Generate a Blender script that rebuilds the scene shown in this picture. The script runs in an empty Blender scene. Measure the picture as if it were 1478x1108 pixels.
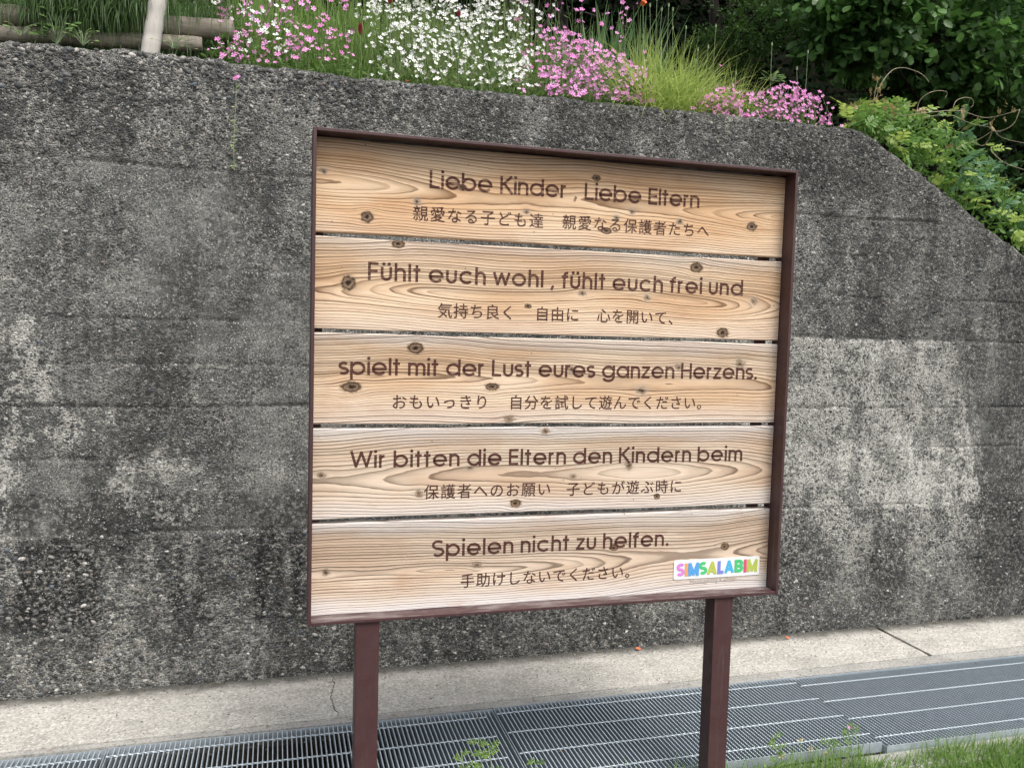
import bpy, math, random
import numpy as np
from mathutils import Matrix, Vector

rnd = random.Random(7)
rng = np.random.default_rng(11)
scene = bpy.context.scene
C = scene.collection

# ---------------------------------------------------------------- camera
YAW, PITCH, ROLL = 0.277359, 0.064820, 0.027485
FPX = 1200.0
CAM = np.array([-0.09065, -2.3318, 1.46979])
_f = np.array([math.sin(YAW) * math.cos(PITCH), math.cos(YAW) * math.cos(PITCH), -math.sin(PITCH)])
_r = np.array([math.cos(YAW), -math.sin(YAW), 0.0])
_u = np.cross(_r, _f)
CR = math.cos(ROLL) * _r + math.sin(ROLL) * _u
CU = -math.sin(ROLL) * _r + math.cos(ROLL) * _u
cam_d = bpy.data.cameras.new('camera')
cam_d.sensor_width = 36.0
cam_d.lens = 36.0 * FPX / 1478.0
cam_d.clip_start = 0.05
cam_d.clip_end = 500.0
cam = bpy.data.objects.new('camera', cam_d)
C.objects.link(cam)
cam.matrix_world = Matrix(((CR[0], CU[0], -_f[0], CAM[0]), (CR[1], CU[1], -_f[1], CAM[1]),
                           (CR[2], CU[2], -_f[2], CAM[2]), (0, 0, 0, 1)))
scene.camera = cam

def at(px, py, Y):
    """world point at distance plane y=Y seen at a point of the photograph"""
    d = _f + (px - 739) / FPX * CR - (py - 554) / FPX * CU
    return CAM + (Y - CAM[1]) / d[1] * d

# ---------------------------------------------------------------- sky, sun, exposure
SUN_EL, SUN_AZ = math.radians(58), math.radians(158)    # azimuth measured clockwise from +Y
world = bpy.data.worlds.new('World')
scene.world = world
world.use_nodes = True
wn = world.node_tree
wn.nodes.clear()
sky = wn.nodes.new('ShaderNodeTexSky')
sky.sky_type = 'NISHITA'
sky.sun_disc = False
sky.sun_elevation = SUN_EL
sky.sun_rotation = SUN_AZ
sky.dust_density = 5.0
sky.air_density = 1.0
hs = wn.nodes.new('ShaderNodeHueSaturation')
hs.inputs['Saturation'].default_value = 0.42
bg = wn.nodes.new('ShaderNodeBackground')
bg.inputs['Strength'].default_value = 0.13
wo = wn.nodes.new('ShaderNodeOutputWorld')
wn.links.new(sky.outputs[0], hs.inputs['Color'])
wn.links.new(hs.outputs[0], bg.inputs['Color'])
wn.links.new(bg.outputs[0], wo.inputs['Surface'])

sun_d = bpy.data.lights.new('sun', 'SUN')
sun_d.energy = 1.3
sun_d.angle = math.radians(22)
sun_d.color = (1.0, 0.96, 0.9)
sun = bpy.data.objects.new('sun', sun_d)
C.objects.link(sun)
_sd = Vector((math.sin(SUN_AZ) * math.cos(SUN_EL), math.cos(SUN_AZ) * math.cos(SUN_EL), math.sin(SUN_EL)))
sun.rotation_euler = (-_sd).to_track_quat('-Z', 'Y').to_euler()

scene.view_settings.view_transform = 'Standard'
scene.view_settings.look = 'None'
scene.view_settings.gamma = 1.0
scene.view_settings.exposure = 0.78
scene.view_settings.use_curve_mapping = False
scene.render.engine = 'CYCLES'
scene.cycles.max_bounces = 6
scene.cycles.transparent_max_bounces = 6

# ---------------------------------------------------------------- object helpers
def tag(o, label=None, cat=None, group=None, kind=None):
    if label: o['label'] = label
    if cat: o['category'] = cat
    if group: o['group'] = group
    if kind: o['kind'] = kind
    return o

def thing(name, loc, label, cat, group=None):
    o = bpy.data.objects.new(name, None)
    o.empty_display_size = 0.05
    o.location = loc
    C.objects.link(o)
    return tag(o, label, cat, group)

def link(name, me, mat=None, parent=None, loc=None):
    """world-space mesh data; parents are plain translations or identity"""
    o = bpy.data.objects.new(name, me)
    C.objects.link(o)
    if mat is not None and len(me.materials) == 0:
        me.materials.append(mat)
    if parent is not None:
        o.parent = parent
        wl = Vector(parent['_w']) if '_w' in parent else Vector(parent.location)
        o.location = -wl if loc is None else Vector(loc) - wl
        o['_w'] = [0.0, 0.0, 0.0] if loc is None else list(loc)
    else:
        if loc is not None: o.location = loc
        o['_w'] = list(o.location)
    return o

def mesh_np(name, V, F, smooth=False, attrs=None, k=None):
    """V (n,3), F (m,k) array of equal-sided faces"""
    V = np.asarray(V, dtype=np.float32); F = np.asarray(F, dtype=np.int32)
    me = bpy.data.meshes.new(name)
    n, m, k = len(V), len(F), F.shape[1]
    me.vertices.add(n); me.vertices.foreach_set('co', V.ravel())
    me.loops.add(m * k); me.loops.foreach_set('vertex_index', F.ravel())
    me.polygons.add(m)
    me.polygons.foreach_set('loop_start', np.arange(0, m * k, k, dtype=np.int32))
    me.update(calc_edges=True)
    me.polygons.foreach_set('use_smooth', np.full(m, smooth, dtype=bool))
    if attrs:
        for a, v in attrs.items():
            at_ = me.attributes.new(a, 'FLOAT', 'POINT')
            at_.data.foreach_set('value', np.asarray(v, dtype=np.float32))
    me.update()
    return me

def mesh_py(name, V, F, smooth=False):
    me = bpy.data.meshes.new(name)
    me.from_pydata([tuple(v) for v in V], [], F)
    me.update()
    if smooth:
        me.polygons.foreach_set('use_smooth', np.full(len(F), True))
    return me

class MB:
    def __init__(s): s.V = []; s.F = []
    def box(s, a, b, bev=0.0):
        x0, y0, z0 = a; x1, y1, z1 = b
        if bev <= 0:
            i = len(s.V)
            s.V += [(x0,y0,z0),(x1,y0,z0),(x1,y1,z0),(x0,y1,z0),(x0,y0,z1),(x1,y0,z1),(x1,y1,z1),(x0,y1,z1)]
            s.F += [(i,i+3,i+2,i+1),(i+4,i+5,i+6,i+7),(i,i+1,i+5,i+4),(i+1,i+2,i+6,i+5),(i+2,i+3,i+7,i+6),(i+3,i,i+4,i+7)]
        else:
            import bmesh
            bm = bmesh.new()
            vs = [bm.verts.new(p) for p in [(x0,y0,z0),(x1,y0,z0),(x1,y1,z0),(x0,y1,z0),(x0,y0,z1),(x1,y0,z1),(x1,y1,z1),(x0,y1,z1)]]
            for f in [(0,3,2,1),(4,5,6,7),(0,1,5,4),(1,2,6,5),(2,3,7,6),(3,0,4,7)]: bm.faces.new([vs[q] for q in f])
            bmesh.ops.bevel(bm, geom=list(bm.edges), offset=bev, segments=2, affect='EDGES', profile=0.5)
            i = len(s.V)
            bm.verts.index_update()
            s.V += [tuple(v.co) for v in bm.verts]
            s.F += [tuple(i + v.index for v in f.verts) for f in bm.faces]
            bm.free()
        return s
    def tube(s, pts, rad, n=8, cap=True):
        pts = [np.array(p, float) for p in pts]
        base = len(s.V)
        for j, p in enumerate(pts):
            t = pts[min(j+1, len(pts)-1)] - pts[max(j-1, 0)]
            t = t / (np.linalg.norm(t) + 1e-9)
            a = np.cross(t, [0.31, 0.2, 0.93] if abs(t[2]) < 0.9 else [1, 0, 0]); a /= np.linalg.norm(a)
            b = np.cross(t, a)
            r = rad[j] if isinstance(rad, (list, tuple, np.ndarray)) else rad
            for q in range(n):
                w = 2*math.pi*q/n
                s.V.append(tuple(p + r*(math.cos(w)*a + math.sin(w)*b)))
        for j in range(len(pts)-1):
            for q in range(n):
                a_ = base + j*n + q; b_ = base + j*n + (q+1) % n
                s.F.append((a_, b_, b_+n, a_+n))
        if cap:
            s.F.append(tuple(base + q for q in range(n-1, -1, -1)))
            s.F.append(tuple(base + (len(pts)-1)*n + q for q in range(n)))
        return s
    def mesh(s, name, smooth=False): return mesh_py(name, s.V, s.F, smooth)
    def build(s, name, mat, parent=None, smooth=False): return link(name, s.mesh(name, smooth), mat, parent)

# ---------------------------------------------------------------- material helpers
class NT:
    def __init__(s, name):
        s.m = bpy.data.materials.new(name); s.m.use_nodes = True
        s.t = s.m.node_tree; s.t.nodes.clear()
        s.out = s.t.nodes.new('ShaderNodeOutputMaterial')
    def n(s, typ, **kw):
        o = s.t.nodes.new(typ)
        for k, v in kw.items(): setattr(o, k, v)
        return o
    def set(s, sock, v):
        if isinstance(v, bpy.types.NodeSocket): s.t.links.new(v, sock)
        elif v is not None: sock.default_value = v
    def math(s, op, a, b=None, c=None, clamp=False):
        o = s.n('ShaderNodeMath', operation=op, use_clamp=clamp)
        s.set(o.inputs[0], a); s.set(o.inputs[1], b)
        if c is not None: s.set(o.inputs[2], c)
        return o.outputs[0]
    def vmath(s, op, a, b=None, scale=None):
        o = s.n('ShaderNodeVectorMath', operation=op)
        s.set(o.inputs[0], a)
        if b is not None: s.set(o.inputs[1], b)
        if scale is not None: s.set(o.inputs['Scale'], scale)
        return o.outputs['Value'] if op in ('LENGTH', 'DOT_PRODUCT', 'DISTANCE') else o.outputs[0]
    def pos(s): return s.n('ShaderNodeNewGeometry').outputs['Position']
    def sep(s, v):
        o = s.n('ShaderNodeSeparateXYZ'); s.set(o.inputs[0], v); return o.outputs
    def comb(s, x, y, z):
        o = s.n('ShaderNodeCombineXYZ')
        for i, v in enumerate((x, y, z)): s.set(o.inputs[i], v)
        return o.outputs[0]
    def noise(s, vec, scale, detail=3, rough=0.55, dist=0.0, col=False):
        o = s.n('ShaderNodeTexNoise')
        s.set(o.inputs['Vector'], vec); o.inputs['Scale'].default_value = scale
        o.inputs['Detail'].default_value = detail; o.inputs['Roughness'].default_value = rough
        o.inputs['Distortion'].default_value = dist
        return o.outputs['Color'] if col else o.outputs[0]
    def voro(s, vec, scale, feature='F1', out='Distance', rand=1.0):
        o = s.n('ShaderNodeTexVoronoi', feature=feature)
        s.set(o.inputs['Vector'], vec); o.inputs['Scale'].default_value = scale
        o.inputs['Randomness'].default_value = rand
        return o.outputs[out]
    def ramp(s, fac, stops, interp='LINEAR'):
        o = s.n('ShaderNodeValToRGB'); s.set(o.inputs[0], fac)
        cr = o.color_ramp; cr.interpolation = interp
        while len(cr.elements) < len(stops): cr.elements.new(0.5)
        for e, (p, c) in zip(cr.elements, stops):
            e.position = p
            e.color = (c, c, c, 1) if isinstance(c, (int, float)) else (*c[:3], 1)
        return o.outputs[0]
    def smooth(s, v, a, b, lo=0.0, hi=1.0):
        o = s.n('ShaderNodeMapRange', interpolation_type='SMOOTHSTEP')
        s.set(o.inputs[0], v)
        for i, q in enumerate((a, b, lo, hi)): s.set(o.inputs[i+1], q)
        return o.outputs[0]
    def mix(s, f, a, b, blend='MIX'):
        o = s.n('ShaderNodeMix', data_type='RGBA', blend_type=blend)
        s.set(o.inputs[0], f)
        for i, v in ((6, a), (7, b)):
            if isinstance(v, (tuple, list)): v = (*v[:3], 1)
            s.set(o.inputs[i], v)
        return o.outputs[2]
    def attr(s, name):
        return s.n('ShaderNodeAttribute', attribute_name=name).outputs['Fac']
    def bump(s, h, strength=0.5, dist=0.01, normal=None):
        o = s.n('ShaderNodeBump'); s.set(o.inputs['Height'], h)
        o.inputs['Strength'].default_value = strength; o.inputs['Distance'].default_value = dist
        if normal is not None: s.set(o.inputs['Normal'], normal)
        return o.outputs[0]
    def bsdf(s, col, rough=0.8, normal=None, metal=0.0, spec=None, extra=None):
        o = s.n('ShaderNodeBsdfPrincipled')
        if isinstance(col, (tuple, list)): col = (*col[:3], 1)
        s.set(o.inputs['Base Color'], col); s.set(o.inputs['Roughness'], rough)
        s.set(o.inputs['Metallic'], metal)
        if spec is not None: o.inputs['Specular IOR Level'].default_value = spec
        if normal is not None: s.set(o.inputs['Normal'], normal)
        s.t.links.new(o.outputs[0], s.out.inputs['Surface'])
        return o

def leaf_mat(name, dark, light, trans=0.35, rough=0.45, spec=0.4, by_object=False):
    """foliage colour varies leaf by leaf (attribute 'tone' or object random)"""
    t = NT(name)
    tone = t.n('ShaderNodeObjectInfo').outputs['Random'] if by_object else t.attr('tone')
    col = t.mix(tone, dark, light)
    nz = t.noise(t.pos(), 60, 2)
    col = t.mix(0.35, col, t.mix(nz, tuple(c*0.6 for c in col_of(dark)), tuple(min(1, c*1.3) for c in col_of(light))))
    p = t.bsdf(col, rough, spec=spec)
    tr = t.n('ShaderNodeBsdfTranslucent'); t.set(tr.inputs['Color'], t.mix(0.5, col, light))
    ms = t.n('ShaderNodeMixShader'); ms.inputs[0].default_value = trans
    t.t.links.new(p.outputs[0], ms.inputs[1]); t.t.links.new(tr.outputs[0], ms.inputs[2])
    t.t.links.new(ms.outputs[0], t.out.inputs['Surface'])
    return t.m
def col_of(c): return c

# numpy value noise (smooth) for shaping
def vnoise(x, y, seed=0):
    xi = np.floor(x).astype(np.int64); yi = np.floor(y).astype(np.int64)
    fx = x - xi; fy = y - yi
    fx = fx*fx*(3-2*fx); fy = fy*fy*(3-2*fy)
    def h(a, b):
        n = (a*374761393 + b*668265263 + seed*69069 + 1013904223) & 0x7fffffff
        n = ((n ^ (n >> 13)) * 1274126177) & 0x7fffffff
        return ((n ^ (n >> 16)) & 0xffff) / 65535.0
    return (h(xi,yi)*(1-fx) + h(xi+1,yi)*fx)*(1-fy) + (h(xi,yi+1)*(1-fx) + h(xi+1,yi+1)*fx)*fy
def fbm(x, y, seed=0, octv=4):
    s = 0; a = 0.5; f = 1.0
    for k in range(octv):
        s = s + a*vnoise(x*f, y*f, seed+k*17); a *= 0.5; f *= 2.03
    return s / (1 - 0.5**octv)
def sst(v, a, b):
    t = np.clip((v-a)/(b-a), 0, 1); return t*t*(3-2*t)

# ================================================================ THE WALL
YW = 1.165
TOPX = np.array([-9, -1.07, -0.48, 0.04, 0.455, 1.06, 1.725, 2.27, 2.54, 2.62, 2.69, 2.76, 2.85, 2.952, 3.215, 3.443, 3.668, 4.4, 6.5])
TOPZ = np.array([2.46, 2.472, 2.494, 2.481, 2.484, 2.488, 2.488, 2.494, 2.492, 2.482, 2.462, 2.428, 2.385, 2.332, 2.195, 2.07, 1.95, 1.57, 0.45])
def ztop(x): return np.interp(x, TOPX, TOPZ)

JOINTS = [2.065, 1.477, 1.135, 0.632]
MINOR = [1.88, 1.68, 1.30, 0.93, 0.33]

def wall_depth(X, Z):
    """how far the face stands back (+) or proud (-) of the plane"""
    d = (fbm(X*3, Z*3, 3) - .5)*0.012 + (fbm(X*22, Z*30, 5) - .5)*0.0075 + (fbm(X*70, Z*90, 8, 3) - .5)*0.004
    expo = aggregate(X, Z)
    d = d + (fbm(X*60, Z*75, 9, 3) - .5)*0.010*expo
    for i, j in enumerate(JOINTS):
        zz = j + (fbm(X*2.3, X*0+i*3.1, 21) - .5)*0.016 + (fbm(X*18, X*0+i, 22) - .5)*0.006
        w = 0.0035 + 0.003*vnoise(X*5, X*0+i, 4)
        d = d + 0.009*np.exp(-((Z-zz)/w)**2)*sst(fbm(X*3.4, X*0+i*2.2, 31), .30, .52)
        d = d + 0.002*sst(Z, zz-.004, zz+.004)*(1 if i % 2 else -1)
    for i, j in enumerate(MINOR):
        zz = j + (fbm(X*2.0, X*0+i*4.1, 41) - .5)*0.012
        d = d + 0.006*np.exp(-((Z-zz)/0.0045)**2)*sst(fbm(X*1.6, X*0+i*1.7, 43), .42, .55)
    return d

def aggregate(X, Z):
    """1 where the cement skin is gone and pebbles show"""
    n = fbm(X*2.2, Z*2.5, 51)
    a = sst(Z + (n-.5)*.12, 2.02, 2.14)*0.95
    a = np.maximum(a, sst(-Z + (n-.5)*.02, -0.64, -0.61)*(0.95 - 0.35*sst(X, 1.9, 2.4)))
    a = np.maximum(a, 0.50*sst(n, .42, .6))
    a = np.maximum(a, 0.65*sst(X, 1.7, 2.3)*sst(Z, 1.47, 1.5))
    return np.clip(a, 0, 1)

def light_patch(X, Z):
    """bare pale cement where the dark growth was rubbed or washed off"""
    n = fbm(X*6, Z*6, 61); n2 = fbm(X*14, Z*10, 62); n3 = fbm(X*30, Z*24, 63)
    e = (n-.5)*.10 + (n2-.5)*.05
    L = np.zeros_like(X)
    # large patch right of the sign
    edge = 3.275 + (1.48 - Z)*0.27 + (n2-.5)*.035 + (n3-.5)*.03
    p = sst(edge-X, -.015, .02)*sst(1.475 - Z + (n3-.5)*.02, -.012, .012)*sst(X + e*2.0, 1.75, 2.2)
    p = p*(0.50 + 0.50*sst(Z + e, .2, .62))*(0.55 + .45*sst(n2, .28, .6))
    p = p*(1 - 0.55*sst(-Z + e*3, -.45, -.1))
    L = np.maximum(L, p)
    def blob(x0, x1, z0, z1, s=1.0, sof=.03):
        return min(1, s*1.15)*sst(X+e, x0-sof, x0+sof)*sst(x1-X+e, -sof, sof)*sst(Z+e, z0-sof, z0+sof)*sst(z1-Z+(n3-.5)*.02, -sof*.3, sof*.3)*sst(n2*.5+n3*.5, .42, .55)
    L = np.maximum(L, blob(-1.6, -.90, .95, 1.47, .85))
    L = np.maximum(L, .9*np.exp(-((X-(-1.02-(1.14-Z)*.12+(n2-.5)*.05))/.035)**2)*sst(1.135-Z, -.01, .02)*sst(Z, .62, .8)*sst(n3, .3, .5))
    L = np.maximum(L, blob(-.96, -.66, 1.0, 1.135, .85))
    L = np.maximum(L, blob(-1.5, -1.0, .60, 1.135, .75))
    L = np.maximum(L, blob(-.70, -.36, .68, .96, .95))
    L = np.maximum(L, blob(-.42, .05, .74, .92, .5))
    L = np.maximum(L, blob(-.40, .0, 1.55, 1.95, .3, .06))
    L = np.maximum(L, blob(-1.4, -.8, 1.6, 1.9, .3, .06))
    L = np.maximum(L, blob(1.9, 2.7, 1.6, 2.0, .40, .08))
    L = np.maximum(L, 0.75*sst(.62-Z, 0, .02)*sst(n*.5+n2*.5, .46, .62)*sst(1.9-X, 0, .6))
    L = np.maximum(L, 0.5*sst(Z, 2.30, 2.38)*sst(.1-X, 0, .8)*sst(n, .35, .6))
    # pale run-off lines down the face
    st = fbm(X*11, Z*0.8, 66)
    L = np.maximum(L, .40*sst(st, .57, .70)*sst(n3, .35, .6)*sst(n2, .3, .6))
    L = np.maximum(L, .55*np.exp(-((X-(3.33+(1.47-Z)*.25+(n2-.5)*.05))/.03)**2)*sst(1.47-Z, 0, .02)*sst(Z, .3, .7))
    return np.clip(L, 0, 1)

def dark_stain(X, Z):
    n = fbm(X*3, Z*1.2, 71); n2 = fbm(X*12, Z*3, 72)
    D = .65*sst(n, .42, .66)
    D = np.maximum(D, .8*sst(Z+(n2-.5)*.05, .62, .66)*sst(.80-Z+(n2-.5)*.05, -.02, .03)*sst(2.0-X, 0, .3)*sst(n2, .2, .5))
    st = fbm(X*7, Z*1.0, 75)
    D = np.maximum(D, .55*sst(fbm(X*13, Z*.7, 77), .56, .68)*sst(n2, .3, .6))
    D = np.maximum(D, .95*sst(st, .56, .68)*sst(.66-Z, -.1, .1)*sst(Z, .12, .32))
    D = np.maximum(D, .9*np.exp(-((X-(2.36-(.5-Z)*.12+(n2-.5)*.12))/.085)**2)*sst(.66-Z, 0, .1))
    D = np.maximum(D, .75*sst(X, 3.0, 3.6)*sst(n2, .25, .55))
    D = np.maximum(D, .6*sst(X+(n-.5)*.5, 2.3, 2.75)*sst(Z, 1.48, 1.5)*sst(n2, .3, .6))
    return np.clip(D, 0, 1)

m = NT('weathered_concrete')
P = m.pos()
Pf = m.vmath('MULTIPLY', P, (1.0, 1.0, 1.35))
warp = m.vmath('SCALE', m.vmath('SUBTRACT', m.noise(P, 45, 2, col=True), (0.5, 0.5, 0.5)), scale=0.012)
Pw = m.vmath('ADD', Pf, warp)
agg = m.attr('agg'); lite = m.attr('lite'); drk = m.attr('drk')
cell = m.voro(Pw, 78, out='Color'); cellv = m.sep(cell)[0]; cellw = m.sep(cell)[1]
edge = m.voro(Pw, 78, feature='DISTANCE_TO_EDGE')
edge2 = m.voro(m.vmath('ADD', Pw, (3.1, 0, 1.7)), 190, feature='DISTANCE_TO_EDGE')
cell2 = m.sep(m.voro(Pf, 210, out='Color'))[0]
spk = m.voro(P, 120)
n1 = m.noise(P, 9, 5, .62); n2 = m.noise(P, 55, 4, .65); n3 = m.noise(P, 260, 3, .7); n4 = m.noise(Pf, 120, 4, .75)
# biofilm-darkened cement skin
base = m.mix(m.smooth(n1, .35, .68), (0.046, 0.049, 0.049), (0.120, 0.123, 0.116))
base = m.mix(m.smooth(n4, .42, .66), base, (0.22, 0.22, 0.205), 'MIX')
base = m.mix(m.math('MULTIPLY', m.smooth(n3, .45, .62), 0.55), base, (0.030, 0.032, 0.032))
# pebbles set in it
peb = m.ramp(cellv, [(0.0, (0.045, 0.046, 0.048)), (0.35, (0.085, 0.087, 0.086)), (0.62, (0.13, 0.125, 0.115)), (0.82, (0.10, 0.115, 0.125)), (0.93, (0.26, 0.255, 0.24)), (1.0, (0.5, 0.49, 0.46))])
pm = m.math('MULTIPLY', m.smooth(edge, .05, .12), m.math('MULTIPLY', agg, m.smooth(cellw, .15, .3)))
col = m.mix(pm, base, peb)
# pale mortar curling between pebbles
big = m.noise(P, 5.5, 4, .6)
vein = m.math('MULTIPLY', m.smooth(edge, .12, .04), m.smooth(m.math('ADD', m.noise(P, 38, 4, .65), m.math('MULTIPLY', m.math('SUBTRACT', big, .5), .5)), .45, .55))
vein2 = m.math('MULTIPLY', m.smooth(edge2, .14, .05), m.smooth(m.math('ADD', n4, m.math('MULTIPLY', m.math('SUBTRACT', big, .5), .6)), .46, .58))
vv = m.math('MAXIMUM', m.math('MULTIPLY', vein, m.math('MULTIPLY_ADD', agg, .75, .35)), m.math('MULTIPLY', vein2, .62))
vv = m.math('MULTIPLY', vv, m.math('MULTIPLY_ADD', lite, .6, .70), clamp=True)
col = m.mix(vv, col, m.mix(cellw, (0.40, 0.395, 0.36), (0.68, 0.67, 0.61)))
# worn pale patches
lm = m.math('MULTIPLY', lite, m.smooth(m.math('ADD', m.math('MULTIPLY', n2, .4), m.math('ADD', m.math('MULTIPLY', n4, .4), m.math('MULTIPLY', lite, .12))), .46, .54), clamp=True)
col = m.mix(m.math('MULTIPLY', lm, .92), col, m.mix(m.smooth(n4, .38, .62), (0.30, 0.295, 0.27), (0.66, 0.65, 0.60)))
col = m.mix(m.math('MULTIPLY', drk, m.smooth(n2, .66, .42)), col, (0.020, 0.021, 0.021))
# chips of white stone
wsp = m.math('MULTIPLY', m.smooth(spk, .30, .2), m.math('GREATER_THAN', m.sep(m.voro(P, 120, out='Color'))[1], .86))
col = m.mix(wsp, col, (0.55, 0.54, 0.50))
hgt = m.math('ADD', m.math('MULTIPLY', m.smooth(edge, .0, .25), m.math('MULTIPLY_ADD', agg, .95, .05)), m.math('ADD', m.math('MULTIPLY', n4, m.math('MULTIPLY_ADD', agg, .4, .28)), m.math('MULTIPLY', n3, .22)))
nb = m.bump(hgt, 1.0, 0.010)
m.bsdf(col, 0.93, nb, spec=0.25)
M_WALL = m.m

wall = thing('retaining_wall', (1.0, YW, 0), 'tall weathered grey concrete retaining wall with exposed pebbles, behind the wooden sign', 'wall')
wall['_w'] = [1.0, YW, 0.0]
def build_wall():
    xs = np.arange(-3.2, 5.6, 0.0085)
    nz = 300
    ts = np.linspace(0, 1, nz)
    X = np.repeat(xs[None, :], nz, 0)
    zt = ztop(xs) + (fbm(xs*9, xs*0, 91)-.5)*.020 + (fbm(xs*45, xs*0, 92)-.5)*.016
    Z = -0.05 + ts[:, None]*(zt[None, :]+0.05)
    Y = YW + wall_depth(X, Z)
    # rounded, crumbled arris
    dtop = zt[None, :] - Z
    Y = Y + 0.028*np.exp(-dtop/0.012) 
    A, Lt, D = aggregate(X, Z), light_patch(X, Z), dark_stain(X, Z)
    # top: three rows going back
    rows = [(0.05, .004), (0.10, .006), (0.18, 0.0), (0.185, -.6)]
    ex = []
    for dy, dz in rows:
        ex.append(np.stack([xs, np.full_like(xs, YW+dy), zt+dz+(fbm(xs*30, xs*0+dy*50, 95)-.5)*.008], 1))
    V = np.concatenate([np.stack([X.ravel(), Y.ravel(), Z.ravel()], 1)] + ex)
    pad = np.zeros(len(xs)*len(rows))
    nx = len(xs); R = nz + len(rows)
    ii = (np.arange(R-1)[:, None]*nx + np.arange(nx-1)[None, :]).ravel()
    F = np.stack([ii, ii+1, ii+nx+1, ii+nx], 1)
    me = mesh_np('wall_face', V, F, True, dict(agg=np.concatenate([A.ravel(), pad+.9]), lite=np.concatenate([Lt.ravel(), pad+.3]), drk=np.concatenate([D.ravel(), pad])))
    return link('wall_face', me, M_WALL, wall)
build_wall()

# loose-looking pebbles standing proud of the eroded face
m = NT('river_pebble')
tone = m.attr('tone')
pc = m.ramp(tone, [(0.0, (0.045, 0.047, 0.050)), (0.40, (0.095, 0.096, 0.094)), (0.62, (0.14, 0.135, 0.12)), (0.74, (0.11, 0.13, 0.15)), (0.84, (0.2, 0.175, 0.15)), (0.93, (0.33, 0.32, 0.30)), (1.0, (0.62, 0.60, 0.56))])
pc = m.mix(m.math('MULTIPLY', m.smooth(m.noise(m.pos(), 150, 4, .7), .42, .62), .65), pc, (0.05, 0.05, 0.048))
pc = m.mix(m.math('MULTIPLY', m.smooth(m.noise(m.pos(), 90, 3, .7), .56, .68), .5), pc, (0.27, 0.26, 0.235))
m.bsdf(pc, 0.85, m.bump(m.noise(m.pos(), 300, 3), .4, .002), spec=.25)
M_PEB = m.m
m = NT('river_pebble_single')
oi = m.n('ShaderNodeObjectInfo').outputs['Random']
pc = m.ramp(oi, [(0.0, (0.05, 0.052, 0.055)), (0.45, (0.10, 0.10, 0.098)), (0.65, (0.16, 0.15, 0.135)), (0.80, (0.12, 0.145, 0.175)), (0.9, (0.22, 0.2, 0.17)), (0.96, (0.36, 0.35, 0.33)), (1.0, (0.55, 0.54, 0.5))])
pc = m.mix(m.math('MULTIPLY', m.smooth(m.noise(m.pos(), 110, 4, .7), .45, .65), .6), pc, (0.06, 0.06, 0.056))
m.bsdf(pc, 0.8, m.bump(m.noise(m.pos(), 200, 3), .4, .002), spec=.3)
M_PEB1 = m.m

def dome(seed=0, n=8):
    """half ellipsoid facing -Y, unit size"""
    r_ = np.random.default_rng(seed)
    V = [(0, -0.62, 0)]
    for ring, (rr, yy) in enumerate([(0.62, -0.47), (1.0, 0.12)]):
        for q in range(n):
            a = 2*math.pi*(q + .5*ring)/n; k = rr*(1 + r_.uniform(-.14, .14))
            V.append((k*math.cos(a), yy, k*math.sin(a)))
    F = []
    for q in range(n):
        b = 1 + q; c = 1 + (q+1) % n
        F.append((0, b, c))
        d, e = b + n, c + n
        F.append((b, d, c)); F.append((c, d, e))
    return np.array(V), np.array(F)

def scatter_pebbles(N):
    shapes = [dome(s) for s in range(6)]
    Vs, Fs, Ts = [], [], []
    off = 0
    xs = rng.uniform(-1.6, 4.2, N*3); zs = rng.uniform(0.0, 2.5, N*3)
    A = aggregate(xs, zs)
    keep = (rng.uniform(0, 1, N*3) < (0.10 + 0.9*A)) & (zs < ztop(xs) - .012)
    xs, zs = xs[keep][:N], zs[keep][:N]
    dd = wall_depth(xs, zs)
    lowleft = (zs < .63) | ((zs > 2.3) & (xs < .3))
    for i in range(len(xs)):
        V, F = shapes[i % 6]
        s = 0.0028 + 0.0042*rng.uniform()**1.7 + (0.003*rng.uniform() if lowleft[i] else 0)
        a = rng.normal(0, .5); ca, sa = math.cos(a), math.sin(a)
        sx, sz, sy = s*rng.uniform(1.0, 1.6), s*rng.uniform(.6, 1.0), s*rng.uniform(.5, .9)
        W = V*np.array([sx, sy, sz])
        W = np.stack([W[:, 0]*ca - W[:, 2]*sa + xs[i], W[:, 1] + YW + dd[i] - .0005, W[:, 0]*sa + W[:, 2]*ca + zs[i]], 1)
        Vs.append(W); Fs.append(F + off); off += len(V)
        t = rng.uniform(); t = t*.93 if rng.uniform() < .93 else .93 + .07*rng.uniform()
        Ts.append(np.full(len(V), t))
    me = mesh_np('embedded_gravel', np.concatenate(Vs), np.concatenate(Fs), True, dict(tone=np.concatenate(Ts)))
    o = link('embedded_gravel', me, M_PEB, wall); o['kind'] = 'stuff'
scatter_pebbles(17000)

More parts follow.
